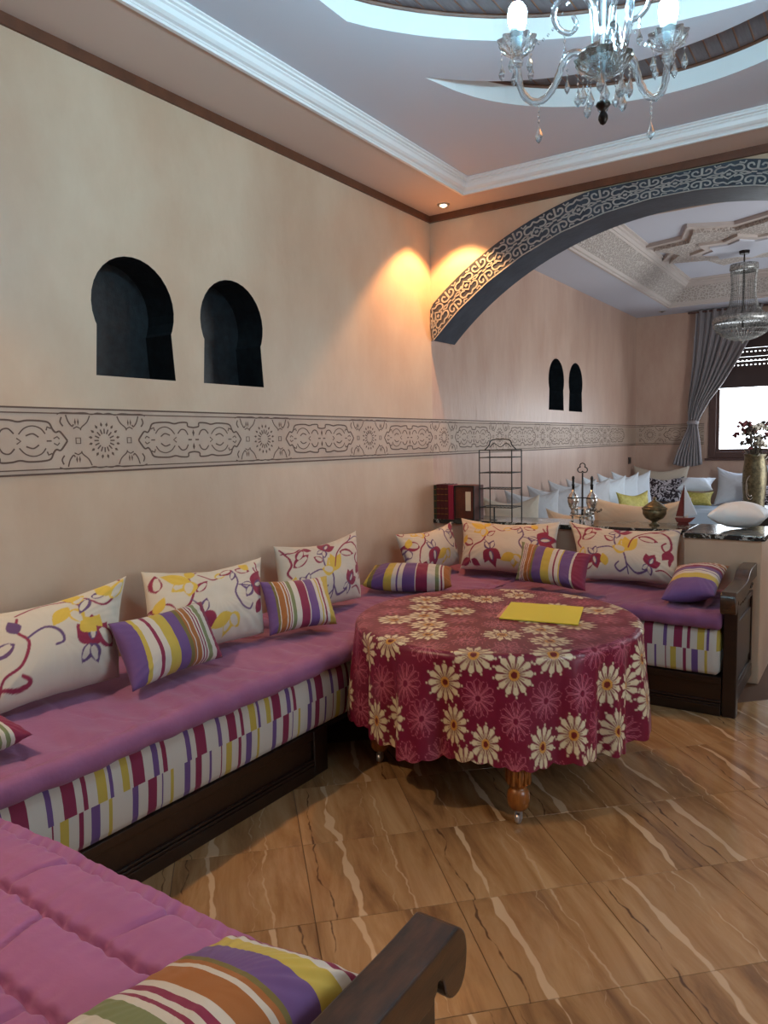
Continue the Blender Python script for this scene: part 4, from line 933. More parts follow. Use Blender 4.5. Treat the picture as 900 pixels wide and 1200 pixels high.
def cloth():
    nr, na = 150, 1200
    th = np.linspace(0, 2*PI, na, endpoint=False)[:, None]; RF = 1.085
    rho = np.concatenate([np.linspace(0.02, .60, 52), np.linspace(.604, .70, 22), np.linspace(.7045, RF, 100)])[None, :]
    rho = rho*np.ones_like(th); th = th*np.ones_like(rho)
    R0, rb = TR_-.018, .030; s = np.clip(rho-R0, 0, None); ang = np.clip(s/rb, 0, PI/2)
    r = np.minimum(rho, R0)+rb*np.sin(ang); z = TZ+.0015-rb*(1-np.cos(ang)); dr = np.clip(s-rb*PI/2, 0, None)
    k = np.clip(dr/.36, 0, 1)
    ph = 15*th+1.5*np.sin(3*th+.4)+.9*np.sin(5*th+2); fold = np.sin(ph)+.35*np.sin(2*ph+1)+.6*np.sin(7*th+1)
    r = r+.030*k**.75*fold+.012*k+.004*fbm(th*9, dr*6)
    z = z-dr*(.985)-.0*fold+.012*k*np.sin(9*th+.7)+.010*k*np.sin(4*th)
    hem = (rho/RF > .96); z = z-hem*(.012*np.abs(np.sin(th*32))*((rho/RF-.96)/.04))
    P = np.stack([r*np.cos(th), r*np.sin(th), z], -1)
    lim = .856-TC[0]+.006*np.sin(40*P[..., 1]); P[..., 0] = np.where((z < .60) & (P[..., 0] < lim), lim, P[..., 0])      # the cloth rests against the bench
    # print in the flat cloth's own coordinates
    X, Y = rho*np.cos(th), rho*np.sin(th); BASE = np.array(RGB(116, 18, 52)[:3]); CR, BR, PK = np.array(RGB(214, 204, 172)[:3]), np.array(RGB(128, 66, 28)[:3]), np.array(RGB(196, 110, 130)[:3])
    n = 0.5+fbm(X*30, Y*30, 3)*.3; C = BASE*(.86+.28*n)[..., None]
    rr = np.random.RandomState(11); D = .180; fl = []
    for i in range(-10, 11):
        for j in range(-12, 13):
            x = (i+(.5 if j % 2 else 0))*D*1.04+rr.uniform(-.012, .012); y = j*D*.86+rr.uniform(-.012, .012)
            if math.hypot(x, y) > 1.16: continue
            fl.append((x, y, (i*2+j*3+(j//2)) % 5 in (0, 2, 4) if False else (i % 3 != 0) if j % 2 == 0 else ((i+j//2) % 3 == 0), rr.uniform(0, 6.28)))
    for x, y, solid, rot in fl:
        dx, dy = X-x, Y-y; q = np.hypot(dx, dy); m = q < .097
        if not m.any(): continue
        q = q[m]/1.17; a = np.arctan2(dy[m], dx[m])+rot; N = 12
        u = np.abs(((a*N/(2*PI)) % 1)-.5)*2        # 0 at petal axis .. 1 between
        u = 1-u; lat = (1-u)*0; 
        half = PI/N; off = np.abs(((a/(2*half)) % 1)-.5)*2*half*q   # lateral distance from the petal axis
        pw = .0128*np.clip((q-.010)/.045, 0, 1)**.75*np.clip((.069-q)/.010, 0, 1)**.5
        pw = np.minimum(pw, half*q*.76)
        pet = np.clip((pw-off)/.0025+.3, 0, 1)*(q > .012)*(q < .070)
        c = C[m]
        if solid:
            c = c*(1-pet[:, None])+CR*pet[:, None]
            tip = np.clip((.0042-np.hypot(q-.0745, off))/.002+.5, 0, 1)[:, None]; c = c*(1-tip)+CR*tip
            ray = np.clip((.0022-off)/.0015+.5, 0, 1)*(q > .014)*(q < .040); c = c*(1-.75*ray[:, None])+BR*.75*ray[:, None]
            rg = np.clip((.004-np.abs(q-.0155))/.002+.5, 0, 1)[:, None]; c = c*(1-rg)+np.array(RGB(206, 150, 66)[:3])*rg
            ce = (q < .0115)[:, None]; c = np.where(ce, np.array(RGB(112, 34, 34)[:3]), c)
        else:
            ed = np.clip((.0016-np.abs(pw-off))/.0012+.5, 0, 1)*(q > .012)*(q < .072)
            ed = np.maximum(ed, np.clip((.0016-np.abs(q-.013))/.0012+.5, 0, 1)); ed = np.maximum(ed, .55*np.clip((.001-off)/.001+.5, 0, 1)*(q > .014)*(q < .05)); c = c*(1-.75*ed[:, None])+PK*.75*ed[:, None]
        C[m] = c
    me = grid_mesh('tablecloth', P, None, C, closed_u=True)
    bm = bmesh.new(); bm.from_mesh(me); b = [e for e in bm.edges if e.is_boundary and e.verts[0].co.xy.length < .05]
    bmesh.ops.contextual_create(bm, geom=b); bm.to_mesh(me); bm.free()
    for p in me.polygons: p.use_smooth = True
    return me
o = link('tablecloth', cloth(), attr_mat('flowered_cloth', .36, 0, 900, .1, coat=0, spec=.5), loc=(TC[0], TC[1], 0))
tag(o, 'crimson tablecloth with cream daisies hanging in folds from the round table', 'tablecloth')
sh = MB()
q = [(1.458, 3.052), (1.366, 3.392), (1.716, 3.452), (1.808, 3.107)]
MB().prism(q, 2, TZ+.0045, TZ+.009).obj('yellow_folder', M_YEL); fo = bpy.data.objects['yellow_folder']; tag(fo, 'flat yellow paper folder lying on the flowered tablecloth', 'folder')
q2 = [(1.430, 3.075), (1.370, 3.330), (1.60, 3.385), (1.66, 3.13)]
tag(MB().prism(q2, 2, TZ+.0025, TZ+.0042).obj('paper_sheet', M_PINKP), 'pink paper sheet peeking out under the yellow folder', 'paper')

# ------------------------------------------------------------------ crystal chandelier
CH = Vector((2.19, 2.196, 0)); HZ = 2.555
ch = thing('crystal_chandelier', 'lit crystal chandelier with curved glass arms under the crescent ceiling', 'chandelier', (CH.x, CH.y, 2.40))
def L3(r, a, z): return (r*math.cos(a), r*math.sin(a), z-2.40)
MB().lathe([(.001, ZT-.002-2.40), (.055, ZT-.002-2.40), (.060, ZT-.02-2.40), (.040, ZT-.045-2.40), (.012, ZT-.055-2.40), (.001, ZT-.055-2.40)], n=24).obj('ceiling_cup', M_GOLD, ch, smooth=True)
MB().tube([(0, 0, .92), (0, 0, .02)], .006, 8).obj('stem', M_CASTOR, ch)
MB().lathe([(.008, .26), (.022, .27), (.016, .30), (.024, .33), (.034, .38), (.028, .44), (.014, .48), (.022, .50), (.012, .53), (.008, .60)], n=16).obj('glass_column', M_CRYS, ch, smooth=True)
MB().lathe([(.006, .135), (.030, .14), (.060, .165), (.070, .175), (.066, .19), (.040, .205), (.018, .215), (.012, .235), (.006, .24)], n=20).obj('hub_bowl', M_SMOKE, ch, smooth=True)
def flutedish(R, z, dz, n=12, amp=.1, t=.004):
    P = []; ths = np.linspace(0, 2*PI, n*6, endpoint=False)
    prof = [(.12, 0), (.45, .05), (.8, .4), (1.0, 1.0), (1.0, 1.08), (.78, .5), (.44, .16), (.12, .12)]
    for th in ths: P.append([(R*p*(1+amp*math.cos(n*th)*p**2)*math.cos(th), R*p*(1+amp*math.cos(n*th)*p**2)*math.sin(th), z+dz*q) for p, q in prof])
    return grid_mesh('dish', np.array(P), closed_u=True)
link('hub_dish', flutedish(.078, .125, .045, 14, .06), M_SMOKE, ch)
MB().lathe([(.004, .10), (.008, .125), (.018, .128), (.021, .120), (.014, .112), (.006, .105), (.013, .092), (.014, .082), (.008, .070), (.001, .066)], (0, 0, -.075), n=18).obj('finial', M_HUBM, ch, smooth=True)
MB().tube([(0, 0, .14), (0, 0, .04)], .0035, 6).obj('finial_rod', M_HUBM, ch)
def pend(mb, x, y, z, n=3, drop=.026, r=.0075, tilt=0):
    zz = z
    for k in range(n): mb.octa((x, y, zz-.006), .0042, .006); mb.tube([(x, y, zz-.012), (x, y, zz-.016)], .0008, 4); zz -= .015
    mb.v += []; b = len(mb.v)
    # teardrop, 6-sided, flattened
    ring_ = []
    prof_ = [(.0, 0), (.35, -.35), (1.0, -.95), (.75, -1.3), (0, -1.55)]
    vs = []
    for i in range(6):
        a = PI/3*i
        for p, q_ in prof_[1:-1]: vs.append((x+r*p*math.cos(a), y+r*p*math.sin(a)*.7, zz+drop*q_*.8))
    top = len(vs); vs += [(x, y, zz), (x, y, zz-drop*1.3)]
    fs = []
    for i in range(6):
        j = (i+1) % 6
        fs += [(i*3, i*3+1, j*3+1, j*3), (i*3+1, i*3+2, j*3+2, j*3+1), (top, i*3, j*3), (top+1, j*3+2, i*3+2)]
    mb.add(vs, fs)
angs = [math.radians(a)+.59 for a in (148, 28, -92)]      # measured from the photo's right-hand direction
arm_pts = cat([(.035, .155), (.055, .195), (.090, .212), (.118, .190), (.138, .145), (.170, .108), (.212, .108), (.246, .150), (.258, .225)], 4)
for k, a in enumerate(angs):
    A = thing('arm', '', ''); del A['label']; del A['category']; A.parent = ch
    pr = [(r*math.cos(a), r*math.sin(a), z) for r, z in arm_pts]
    MB().tube(pr, [.0108+.0012*math.sin(i*2.2) for i in range(len(pr))], 8).obj('glass_arm', M_CRYS, A, smooth=True)
    c = (.258*math.cos(a), .258*math.sin(a)); zz = .045
    me = flutedish(.056, .205, .042, 10, .10); o = link('candle_cup', me, M_CRYS, A, loc=(c[0], c[1], zz))
    MB().lathe([(.006, .17), (.016, .178), (.018, .19), (.010, .205), (.016, .22), (.010, .232), (.001, .232)], (c[0], c[1], zz), 12).obj('arm_socket', M_CRYS, A, smooth=True)
    MB().lathe([(.012, .228), (.014, .245), (.022, .272), (.0235, .290), (.001, .290)], (c[0], c[1], zz), 20).obj('bulb_base', M_PORC, A, smooth=True)
    MB().lathe([(.001, .290), (.0235, .290), (.027, .305), (.028, .322), (.025, .340), (.016, .353), (.001, .357)], (c[0], c[1], zz), 20).obj('bulb', M_BULB, A, smooth=True)
    for q_ in range(5):
        b = a+.3+2*PI*q_/5; mb = MB(); pend(mb, c[0]+.047*math.cos(b), c[1]+.047*math.sin(b), .236+zz, 3, .040, .0105); mb.obj('crystal_drop', M_CRYS, A)
    mb = MB(); pend(mb, pr[22][0], pr[22][1], .096, 4, .042, .0125); mb.obj('crystal_drop', M_CRYS, A)
    mb = MB(); pend(mb, pr[10][0], pr[10][1], .175, 2, .034, .009); mb.obj('crystal_drop', M_CRYS, A)
    # beaded garland up to the column
    mb = MB()
    for q_ in range(17):
        t = q_/16; r = .256*(1-t)+.03*t; z = .27*(1-t)+.50*t-.10*math.sin(PI*t); mb.octa((r*math.cos(a+.12*math.sin(PI*t)), r*math.sin(a+.12*math.sin(PI*t)), z), .0048, .0065)
    mb.obj('bead_garland', M_CRYS, A)['kind'] = 'stuff'
for k in range(3):      # tall glass canes between the arms
    a = math.radians(188)+.59+k*2*PI/3
    cane = cat([(.022, .16), (.026, .24), (.030, .29), (.044, .325), (.078, .343), (.122, .330), (.148, .288), (.134, .246), (.100, .234), (.080, .256), (.092, .282)], 4)
    MB().tube([(r*math.cos(a), r*math.sin(a), z) for r, z in cane], [.0115*(1-.45*i/len(cane)) for i in range(len(cane))], 8).obj('glass_cane', M_CRYS, ch, smooth=True)
    mb = MB(); pend(mb, .115*math.cos(a), .115*math.sin(a), .232, 2, .034, .009); mb.obj('crystal_drop', M_CRYS, ch)
for k in range(8):
    a = k*PI/4+.2; mb = MB(); pend(mb, .070*math.cos(a), .070*math.sin(a), .150, 3+k % 2, .042, .0125); mb.obj('crystal_drop', M_CRYS, ch)
for k in range(4):
    a = k*PI/2+.5; mb = MB(); pend(mb, .035*math.cos(a), .035*math.sin(a), .118, 2, .04, .012); mb.obj('crystal_drop', M_CRYS, ch)

# ------------------------------------------------------------------ bead chandelier of the back room
C2 = (1.70, 8.25); Z0 = 2.44
c2o = thing('bead_chandelier', 'unlit basket-shaped bead chandelier hanging in the back room', 'chandelier', (C2[0], C2[1], Z0))
MB().lathe([(.001, ZFC-.11-Z0), (.05, ZFC-.11-Z0), (.045, ZFC-.14-Z0), (.001, ZFC-.145-Z0)], n=20).tube([(0, 0, ZFC-.14-Z0), (0, 0, .75)], .007, 6).obj('hanging_rod', M_HUBM, c2o)
MB().lathe([(.118, .745), (.128, .745), (.132, .70), (.120, .675), (.110, .70)], n=36).obj('crown_ring', M_BEAD, c2o, smooth=True)
MB().lathe([(.262, .235), (.275, .235), (.282, .205), (.268, .165), (.258, .19)], n=48).obj('basket_ring', M_BEAD, c2o, smooth=True)
MB().tube([(0, 0, .75), (0, 0, .12)], .010, 6).obj('inner_stem', M_HUBM, c2o)
def beads(mb, pts, step=.0125, r=.0052):
    pts = [Vector(p) for p in pts]; L = 0
    for i in range(len(pts)-1):
        d = pts[i+1]-pts[i]; n = max(1, round(d.length/step))
        for k in range(n): p = pts[i]+d*(k/n); mb.octa(p, r, r*1.15)
s1 = MB(); beads(s1, [(r, 0, z) for r, z in cat([(.122, .69), (.112, .58), (.112, .46), (.135, .34), (.18, .275), (.262, .235)], 3)], .014)
s1m = s1.mesh('bead_strand')
s2 = MB(); beads(s2, [(r, 0, z) for r, z in cat([(.268, .17), (.255, .125), (.21, .075), (.14, .035), (.06, .012), (.01, .005)], 3)], .016, .0062); s2m = s2.mesh('basket_strand')
N2 = 44
for k in range(N2):
    for nm, me in (('bead_strand', s1m), ('basket_strand', s2m)):
        o = link(nm, me, M_BEAD if nm == 'bead_strand' and k == 0 else (M_CRYS if False else M_BEAD), c2o); o.rotation_euler = (0, 0, 2*PI*k/N2+(.07 if nm != 'bead_strand' else 0))
mb = MB()
for i in range(5): 
    R_, z = [(.262, .15), (.236, .10), (.19, .062), (.13, .030), (.07, .014)][i]
    for k in range(int(2*PI*R_/.017)): a = k*.017/R_; mb.octa((R_*math.cos(a), R_*math.sin(a), z), .007, .008)
mb.octa((0, 0, -.01), .016, .02); mb.obj('basket_beads', M_BEAD, c2o)['kind'] = 'stuff'

# ------------------------------------------------------------------ things on the marble shelf
ZM = .9055
def book(name, x0, x1, y0, y1, h, m, label, bands=True, group='books at the left end of the marble shelf'):
    b = thing(name, label, 'book', ((x0+x1)/2, (y0+y1)/2, ZM), 0, group)
    w = (x1-x0)/2; d = (y1-y0)/2
    MB().box(-w, w, -d, -d+.003, 0, h).box(-w, -w+.003, -d+.003, d, 0, h).box(w-.003, w, -d+.003, d, 0, h).obj('cover', m, b, bev=.001)
    bx('pages', M_PAPER, (-w+.0032, w-.0032, -d+.0032, d-.006, .003, h-.004), b)
    if bands:
        mb = MB()
        for z in (.14, .30, .52, .70, .86): mb.box(-w+.002, w-.002, -d-.0012, -d+.001, h*z, h*z+.006)
        mb.obj('gilt_band', M_GOLD, b)
book('book', .004, .028, 4.997, 5.15, .262, M_GREENB, 'dark green book, leftmost on the marble shelf')
book('book', .030, .062, 4.994, 5.15, .268, M_RED, 'dark red gilt-banded book beside the green book')
book('book', .064, .096, 4.994, 5.15, .268, M_RED, 'dark red gilt-banded book in the middle of the red set')
book('book', .098, .130, 4.994, 5.15, .268, M_RED, 'dark red gilt-banded book touching the magenta one')
book('book', .133, .175, 4.994, 5.15, .262, M_MAG, 'magenta book leaning on the brown box', bands=False)
bo = thing('wooden_box', 'upright brown box with a small pale picture panel, right of the books', 'box', (.265, 5.085, ZM))
bx('body', M_BOXB, (-.085, .085, -.08, .08, 0, .262), bo, bev=.004); MB().box(-.085, -.075, -.085, -.08, 0, .262).box(.075, .085, -.085, -.08, 0, .262).box(-.075, .075, -.085, -.08, .25, .262).box(-.075, .075, -.085, -.08, 0, .012).obj('edge_frame', M_BLACK, bo)
bx('picture_panel', M_PAPER, (.012, .055, -.083, -.080, .07, .215), bo)
part(bpy.data.objects['picture_panel'], 'pale faded picture panel')
# tiered wire stand
rk = thing('wire_stand', 'tall black wire stand with thin shelves, beside the brown box', 'stand', (.490, 5.17, ZM))
w, d = .132, .09
for sx in (-1, 1):
    for sy in (-1, 1): MB().tube([(sx*w, sy*d, 0), (sx*w, sy*d, .525)], .0045, 6).obj('upright', M_BLACK, rk)
for z in (.095, .235, .355, .47):
    mb = MB()
    for y in (-d, d): mb.tube([(-w, y, z), (w, y, z)], .0035, 6)
    for x in (-w, w): mb.tube([(x, -d, z), (x, d, z)], .0035, 6)
    for q_ in range(-4, 5): mb.tube([(q_*.027, -d, z), (q_*.027+.006, 0, z+.004), (q_*.027, d, z)], .002, 5)
    mb.obj('wire_shelf', M_BLACK, rk)
mb = MB(); mb.tube(cat([(-w, 0, .525), (-.095, 0, .560), (-.075, 0, .598), (0, 0, .606), (.075, 0, .598), (.095, 0, .560), (w, 0, .525)], 4), .0045, 6)
mb.tube([(-w, -d, .525), (-w, d, .525)], .0045, 6).tube([(w, -d, .525), (w, d, .525)], .0045, 6).tube(cat([(-.09, 0, .545), (-.05, 0, .575), (0, 0, .548), (.05, 0, .575), (.09, 0, .545)], 4), .003, 5).tube([(-w, -d, .525), (w, -d, .525)], .004, 6)
mb.obj('handle', M_BLACK, rk)
mb = MB(); mb.tube([(-.01, -d-.002, 0), (-.01, -d-.002, .095)], .006, 6).box(-.035, .012, -d-.02, -d, 0, .004); mb.obj('foot', M_BLACK, rk)
# silver cruet stand
cr2 = thing('cruet_stand', 'silver cruet stand with clover handle and two long-necked bottles', 'cruet stand', (1.118, 5.19, ZM))
mb = MB(); mb.lathe([(.001, .045), (.085, .045), (.092, .050), (.085, .056), (.001, .056)], n=28)
for a in (.5, 2.1, 3.6, 5.2): mb.lathe([(.006, 0), (.011, .006), (.006, .02), (.009, .045), (.001, .046)], (.070*math.cos(a), .070*math.sin(a), 0), 8)
mb.lathe([(.080, .10), (.084, .10), (.084, .106), (.080, .106)], n=28); mb.obj('tray', M_SILVER, cr2, smooth=True)
mb = MB().tube([(0, 0, .05), (0, 0, .355)], [.008, .006], 8)
for a in (90, 210, 330): 
    c = (.019*math.cos(math.radians(a)), .385+.019*math.sin(math.radians(a)))
    mb.tube([(c[0]+.019*math.cos(t), 0, c[1]+.019*math.sin(t)) for t in [math.radians(a-125+250*k/12) for k in range(13)]], .004, 6)
mb.obj('clover_handle', M_BLACK, cr2)
MB().box(-.105, .105, -.006, .006, .172, .179).lathe([(.036, .172), (.040, .172), (.040, .179), (.036, .179)], (-.068, 0, 0), 18).lathe([(.036, .172), (.040, .172), (.040, .179), (.036, .179)], (.068, 0, 0), 18).obj('cross_bar', M_BLACK, cr2)
for s in (-1, 1):
    B_ = MB().lathe([(.001, .060), (.022, .060), (.014, .075), (.014, .085), (.030, .110), (.040, .145), (.040, .165), (.030, .195), (.014, .215), (.009, .235), (.001, .236)], (s*.068, 0, 0), 20).obj('bottle', M_SILVER, cr2, smooth=True)
    MB().lathe([(.009, .234), (.010, .262), (.013, .268), (.008, .274), (.009, .305), (.011, .318), (.006, .330), (.001, .332)], (s*.068, 0, 0), 12).obj('stopper', M_HUBM, B_, smooth=True)
for x in (-.035, .045): MB().lathe([(.001, .056), (.020, .056), (.024, .075), (.020, .095), (.008, .105), (.001, .106)], (x, -.055, 0), 14).obj('small_jar', M_SILVER, cr2, smooth=True)
mb = MB()
for q_ in range(5): mb.octa((.10+.012*q_, -.04, .09+.008*math.sin(q_*2)), .010, .011)
mb.obj('spoon_cluster', M_SILVER, cr2)
# brass bowl
bw = thing('brass_bowl', 'footed aged-brass bowl with a pointed lid on the marble shelf', 'bowl', (1.618, 5.19, ZM))
MB().lathe([(.001, 0), (.034, 0), (.036, .006), (.020, .014), (.016, .024), (.030, .034), (.060, .050), (.076, .078), (.078, .110), (.074, .112), (.001, .108)], n=32).obj('bowl', M_BRASS, bw, smooth=True)
MB().lathe([(.076, .106), (.083, .110), (.083, .118), (.076, .122), (.074, .114)], n=32).obj('rim', M_BRASS, bw, smooth=True)
MB().lathe([(.076, .120), (.060, .136), (.030, .158), (.010, .170), (.008, .176), (.012, .184), (.006, .192), (.001, .193)], n=32).obj('lid', M_BRASS, bw, smooth=True)
# model sailing boat
bt = thing('model_boat', 'small model boat with dark red and white triangular sails', 'model boat', (1.79, 5.27, ZM))
MB().prism([(-.055, .05), (-.04, .02), (.04, .02), (.075, .055), (.03, .05)], 1, -.022, .022).obj('hull', M_BOATR, bt, bev=.004); MB().prism([(-.04, 0), (-.03, .02), (.03, .02), (.04, 0)], 1, -.012, .012).obj('cradle', M_BOATR, bt)
MB().tube([(.0, 0, .05), (.0, 0, .27)], .003, 6).obj('mast', M_BOATR, bt); MB().prism([(-.05, .06), (-.004, .06), (-.002, .262)], 1, -.006, .006).obj('red_sail', M_BOATR, bt); MB().prism([(.004, .06), (.085, .075), (.003, .262)], 1, -.006, .006).obj('white_sail', M_SAIL, bt)
# domed cushion on the pier top
pillow('round_cushion', [(1.97, 5.37, ZM+.090), (2.31, 5.37, ZM+.090), (2.31, 5.07, ZM+.088), (1.97, 5.07, ZM+.088)], .165, M_PALEB, 'domed white cushion lying on the short marble top of the pier', 'cushion', seed=21, face=(0, 0, 1), pinch=.16, puff=.45, sag=0)

# ------------------------------------------------------------------ back room benches, cushions, table
M_BENCHW = mat('carved_bench_wood', RGB(96, 56, 40), .45, vary=(10, RGB(70, 38, 28), .8), stretch=(1, 1, 4))
M_BLUEQ = mat('pale_blue_quilt', RGB(190, 202, 214), .7, bump=(30, .3, .004))
fb = thing('wooden_bench', 'low wooden bench along the left wall of the back room', 'bench', (0, 0, 0)); bx('base', M_BENCHW, (.02, .80, 5.40, 9.90, 0, .30), fb, bev=.01); bx('seat_pad', M_BLUEQ, (.02, .86, 5.38, 9.88, .302, .60), fb, bev=.05)
fb = thing('wooden_bench', 'low wooden bench under the window of the back room', 'bench', (0, 0, 0)); bx('base', M_BENCHW, (.02, 3.4, 9.93, 10.68, 0, .30), fb, bev=.01); bx('seat_pad', M_BLUEQ, (.02, 3.4, 9.90, 10.69, .302, .60), fb, bev=.05)
fb = thing('wooden_bench', 'low wooden bench behind the partition wall in the back room', 'bench', (0, 0, 0)); bx('base', M_BENCHW, (.88, 1.85, 5.42, 6.05, 0, .30), fb, bev=.01); bx('seat_pad', M_BLUEQ, (.88, 1.85, 5.42, 6.10, .302, .60), fb, bev=.05)
FR = 'pale cushions in the back room'
def up(name, c0, c1, zb, zt, lean, m, label, seed, th=.16, face=None, **k):
    k.setdefault('dip', .2)
    """c0,c1 bottom corners (x,y); lean = xy offset of the top edge"""
    pillow(name, [(c0[0]+lean[0], c0[1]+lean[1], zt), (c1[0]+lean[0], c1[1]+lean[1], zt), (c1[0], c1[1], zb), (c0[0], c0[1], zb)], th, m, label, 'cushion', FR, seed, face=face, **k)
up('cushion', (.16, 5.56), (.54, 5.90), .61, 1.04, (-.05, .05), M_BEIGE, 'beige cushion behind the wire stand, nearest of the row on the left-hand bench', 31, pinch=.1)
up('cushion', (.12, 6.10), (.52, 6.42), .61, 1.06, (-.05, .05), M_GREY, 'grey-white cushion just right of the wire stand', 32, pinch=.1)
up('cushion', (.12, 6.62), (.54, 6.94), .61, 1.07, (-.05, .05), M_GREY, 'grey-white peaked cushion between the wire stand and the cruet stand', 33, pinch=.1)
up('cushion', (.12, 7.16), (.52, 7.48), .61, 1.09, (-.05, .05), M_GREY, 'grey-white cushion left of the cruet stand handle', 34, pinch=.1)
up('cushion', (.12, 7.68), (.50, 8.02), .61, 1.08, (-.05, .05), M_GREY, 'grey-white cushion just behind the cruet stand', 35, pinch=.1)
up('cushion', (.12, 8.2), (.52, 8.54), .61, 1.08, (-.05, .05), M_PALEB, 'pale blue-white cushion just right of the cruet stand', 36, pinch=.12)
up('cushion', (.12, 8.74), (.52, 9.08), .61, 1.09, (-.05, .05), M_PALEB, 'pale blue-white cushion behind the small golden one', 37, pinch=.12)
up('cushion', (.12, 9.30), (.52, 9.64), .61, 1.09, (-.05, .05), M_PALEB, 'pale blue-white cushion nearest the far left corner', 38, pinch=.12)
up('cushion', (.60, 7.90), (.84, 8.28), .64, .93, (-.06, .06), M_GOLDP, 'small golden satin cushion in front of the pale blue ones', 39, .14, pinch=.14)
up('cushion', (.06, 10.33), (.80, 10.33), .61, 1.12, (-.02, .14), M_BEIGE, 'wide beige cushion leaning in the far corner under the curtain', 40, pinch=.1)
up('cushion', (.26, 10.12), (.76, 10.12), .64, .99, (0, .14), M_SCROLL, 'dark cushion with pale scrolls in front of the wide beige one', 41, .13, pinch=.1)
up('cushion', (.72, 9.98), (1.16, 9.98), .83, .97, (0, .22), M_PALEB, 'rounded white cushion lying on top of the dark scroll one', 42, .16, pinch=.2)
up('cushion', (.80, 10.02), (1.14, 10.02), .63, .80, (0, .14), M_GOLDP, 'golden bolster cushion under the rounded white one', 43, .14, pinch=.15)
up('cushion', (1.10, 10.35), (1.66, 10.35), .61, 1.10, (0, .22), M_GREY, 'grey-white cushion standing under the window', 44, .15, pinch=.12)
up('cushion', (1.68, 10.35), (2.30, 10.35), .61, 1.12, (0, .22), M_GREY, 'grey-white cushion partly hidden by the flower vase', 45, .15, pinch=.12)
up('cushion', (1.44, 10.14), (1.98, 10.14), .62, .92, (0, .12), M_SCROLL, 'dark scroll-patterned cushion behind the flower vase', 46, .12, pinch=.1)
up('cushion', (1.06, 5.62), (1.80, 5.62), .61, 1.075, (-.01, -.10), M_BEIGE, 'wide plain beige cushion behind the brass bowl', 47, .16, pinch=.1)
up('cushion', (.66, 5.80), (1.04, 5.76), .61, .95, (-.02, -.10), M_BEIGE, 'low beige cushion behind the cruet stand, just above the marble', 48, .14, pinch=.1)
# table with vase
ft = thing('side_table', 'dark table in the back room under the flower vase', 'table', (2.25, 7.15, 0))
bx('table_top', M_WOOD, (-.36, .75, -.42, .42, .83, .862), ft, bev=.004)
for sx in (-.30, .69):
    for sy in (-.36, .36): bx('leg', M_WOOD, (sx-.025, sx+.025, sy-.025, sy+.025, 0, .83), ft)
bx('apron', M_WOOD, (-.32, .71, -.36, -.34, .74, .83), ft)
vz = thing('flower_vase', 'tall mottled metal vase full of dried flowers before the window', 'vase', (2.0, 6.98, .8625))
MB().lathe([(.001, 0), (.082, 0), (.080, .02), (.082, .08), (.090, .18), (.094, .26), (.092, .34), (.082, .42), (.082, .46), (.090, .48), (.084, .482), (.074, .45), (.001, .44)], n=32).obj('vase_body', M_BRASS, vz, smooth=True)
mb = MB()
for s in (.030, .042): mb.tube([(-.02+s*.8*math.cos(t), -.090+.010*(abs(math.cos(t)))+.002, .20+s*2.4*math.sin(t)) for t in [k*PI/10 for k in range(21)]], .004, 5)
mb.obj('oval_ornament', M_SILVER, vz)
rr = random.Random(5)
for k in range(44):
    a = rr.uniform(0, 2*PI); r = rr.uniform(.02, .20)*(.5+.5*rr.random()); h = rr.uniform(.50, .74)
    p0 = (.02*math.cos(a), .02*math.sin(a), .43); p1 = (r*.6*math.cos(a), r*.6*math.sin(a), (h+.45)/2+.03); p2 = (r*math.cos(a), r*math.sin(a), h)
    st = MB().tube([p0, p1, p2], .0022, 4).obj('stem', M_STEM, vz)
    mb = MB(); m = (M_PETR, M_PETW, M_PETD, M_PETD)[k % 4]; R_ = rr.uniform(.022, .040)
    for q_ in range(7):
        b = rr.uniform(0, 2*PI); e = rr.uniform(-.4, 1.2); dx, dy, dz = R_*math.cos(b)*math.cos(e), R_*math.sin(b)*math.cos(e), R_*math.sin(e)
        s = R_*.55; mb.octa((p2[0]+dx*.7, p2[1]+dy*.7, p2[2]+dz*.7), s, s*.8)
    mb.obj('flower_head', m, st)
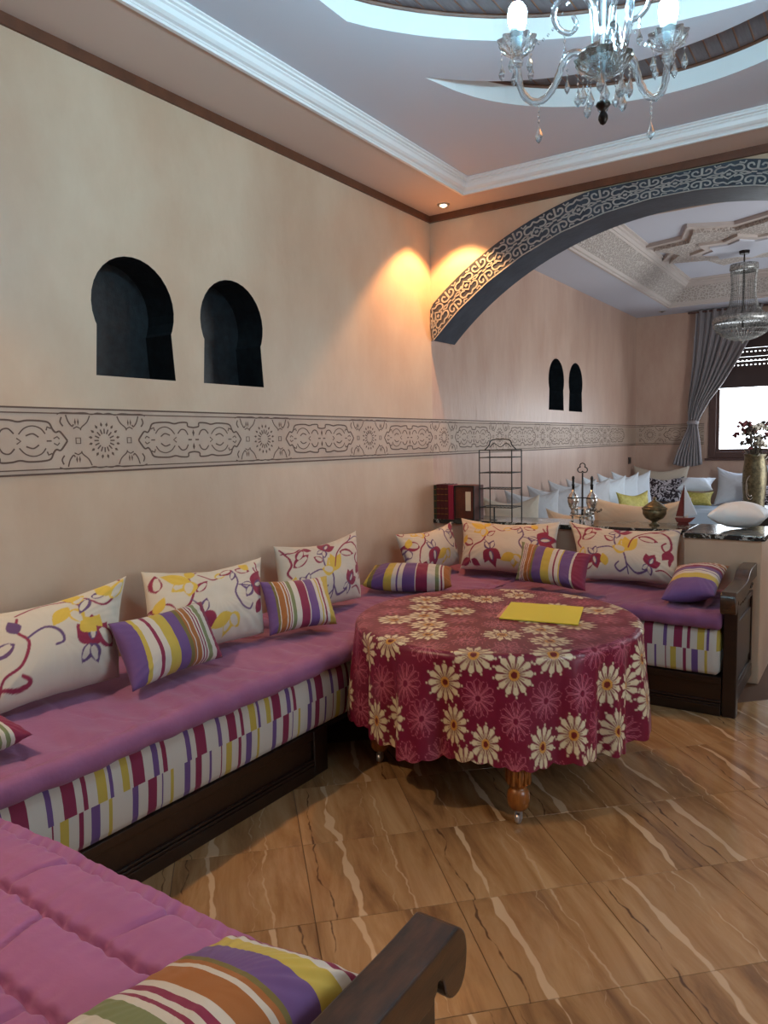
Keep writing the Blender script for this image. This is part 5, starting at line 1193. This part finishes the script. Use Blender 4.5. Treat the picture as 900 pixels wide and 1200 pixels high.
for k in range(16):
    a = rr.uniform(0, 2*PI); r = rr.uniform(.03, .11); h = rr.uniform(.44, .58); x, y = r*math.cos(a), r*math.sin(a)
    MB().add([(x*.3, y*.3, .44), (x*.8+.014*math.sin(a), y*.8-.014*math.cos(a), h-.03), (x, y, h), (x*.8-.014*math.sin(a), y*.8+.014*math.cos(a), h-.03), (x*.75, y*.75, h-.035)], [(0, 1, 4), (1, 2, 4), (2, 3, 4), (3, 0, 4), (0, 3, 2, 1)]).obj('leaf', M_PETD if k % 3 else M_PETW, vz)

# ------------------------------------------------------------------ curtain
def curtain():
    rows = [(3.15, .80, 1.60), (2.85, .79, 1.52), (2.5, .775, 1.34), (2.2, .75, 1.16), (1.98, .725, 1.00), (1.80, .715, .90), (1.68, .725, .845), (1.60, .71, .85), (1.45, .64, .875), (1.30, .575, .89), (1.15, .52, .905)]
    zs = [r[0] for r in rows]; N = 170; M = 90; P = np.zeros((N, M, 3))
    for j in range(M):
        z = 3.15-(3.15-1.15)*j/(M-1); l = np.interp(-z, [-q for q in zs], [r[1] for r in rows]); r_ = np.interp(-z, [-q for q in zs], [r[2] for r in rows])
        t = np.linspace(0, 1, N); w_ = r_-l; ph = t*2*PI*9
        x = l+t*w_+.006*np.sin(ph*2+z*2); y = 10.60+(.032 if z > 1.75 else .026)*np.sin(ph+.6*np.sin(z*2+t*5))+.012*np.sin(ph*.5+z)-.03*np.exp(-((z-1.68)/.1)**2)*0
        P[:, j, 0] = x; P[:, j, 1] = y; P[:, j, 2] = z-.05*(t-.5)**2*(z < 1.3)-(.05*np.sin(t*3) if z < 1.2 else 0)
    return grid_mesh('curtain', P)
cu = thing('curtain', 'grey satin curtain tied back at the left of the far window', 'curtain', (0, 0, 0))
o = link('cloth', curtain(), M_CURT, cu); sm_ = o.modifiers.new('thick', 'SOLIDIFY'); sm_.thickness = .003
MB().lathe([(.066, 1.665), (.075, 1.67), (.077, 1.69), (.074, 1.71), (.066, 1.712)], n=30).obj('tie_band', M_CURT, cu, smooth=True).location = (.785, 10.60, 0)
MB().tube([(.70, 10.60, 3.13), (2.6, 10.60, 3.13)], .014, 8).obj('curtain_rod', M_FRAME, cu)
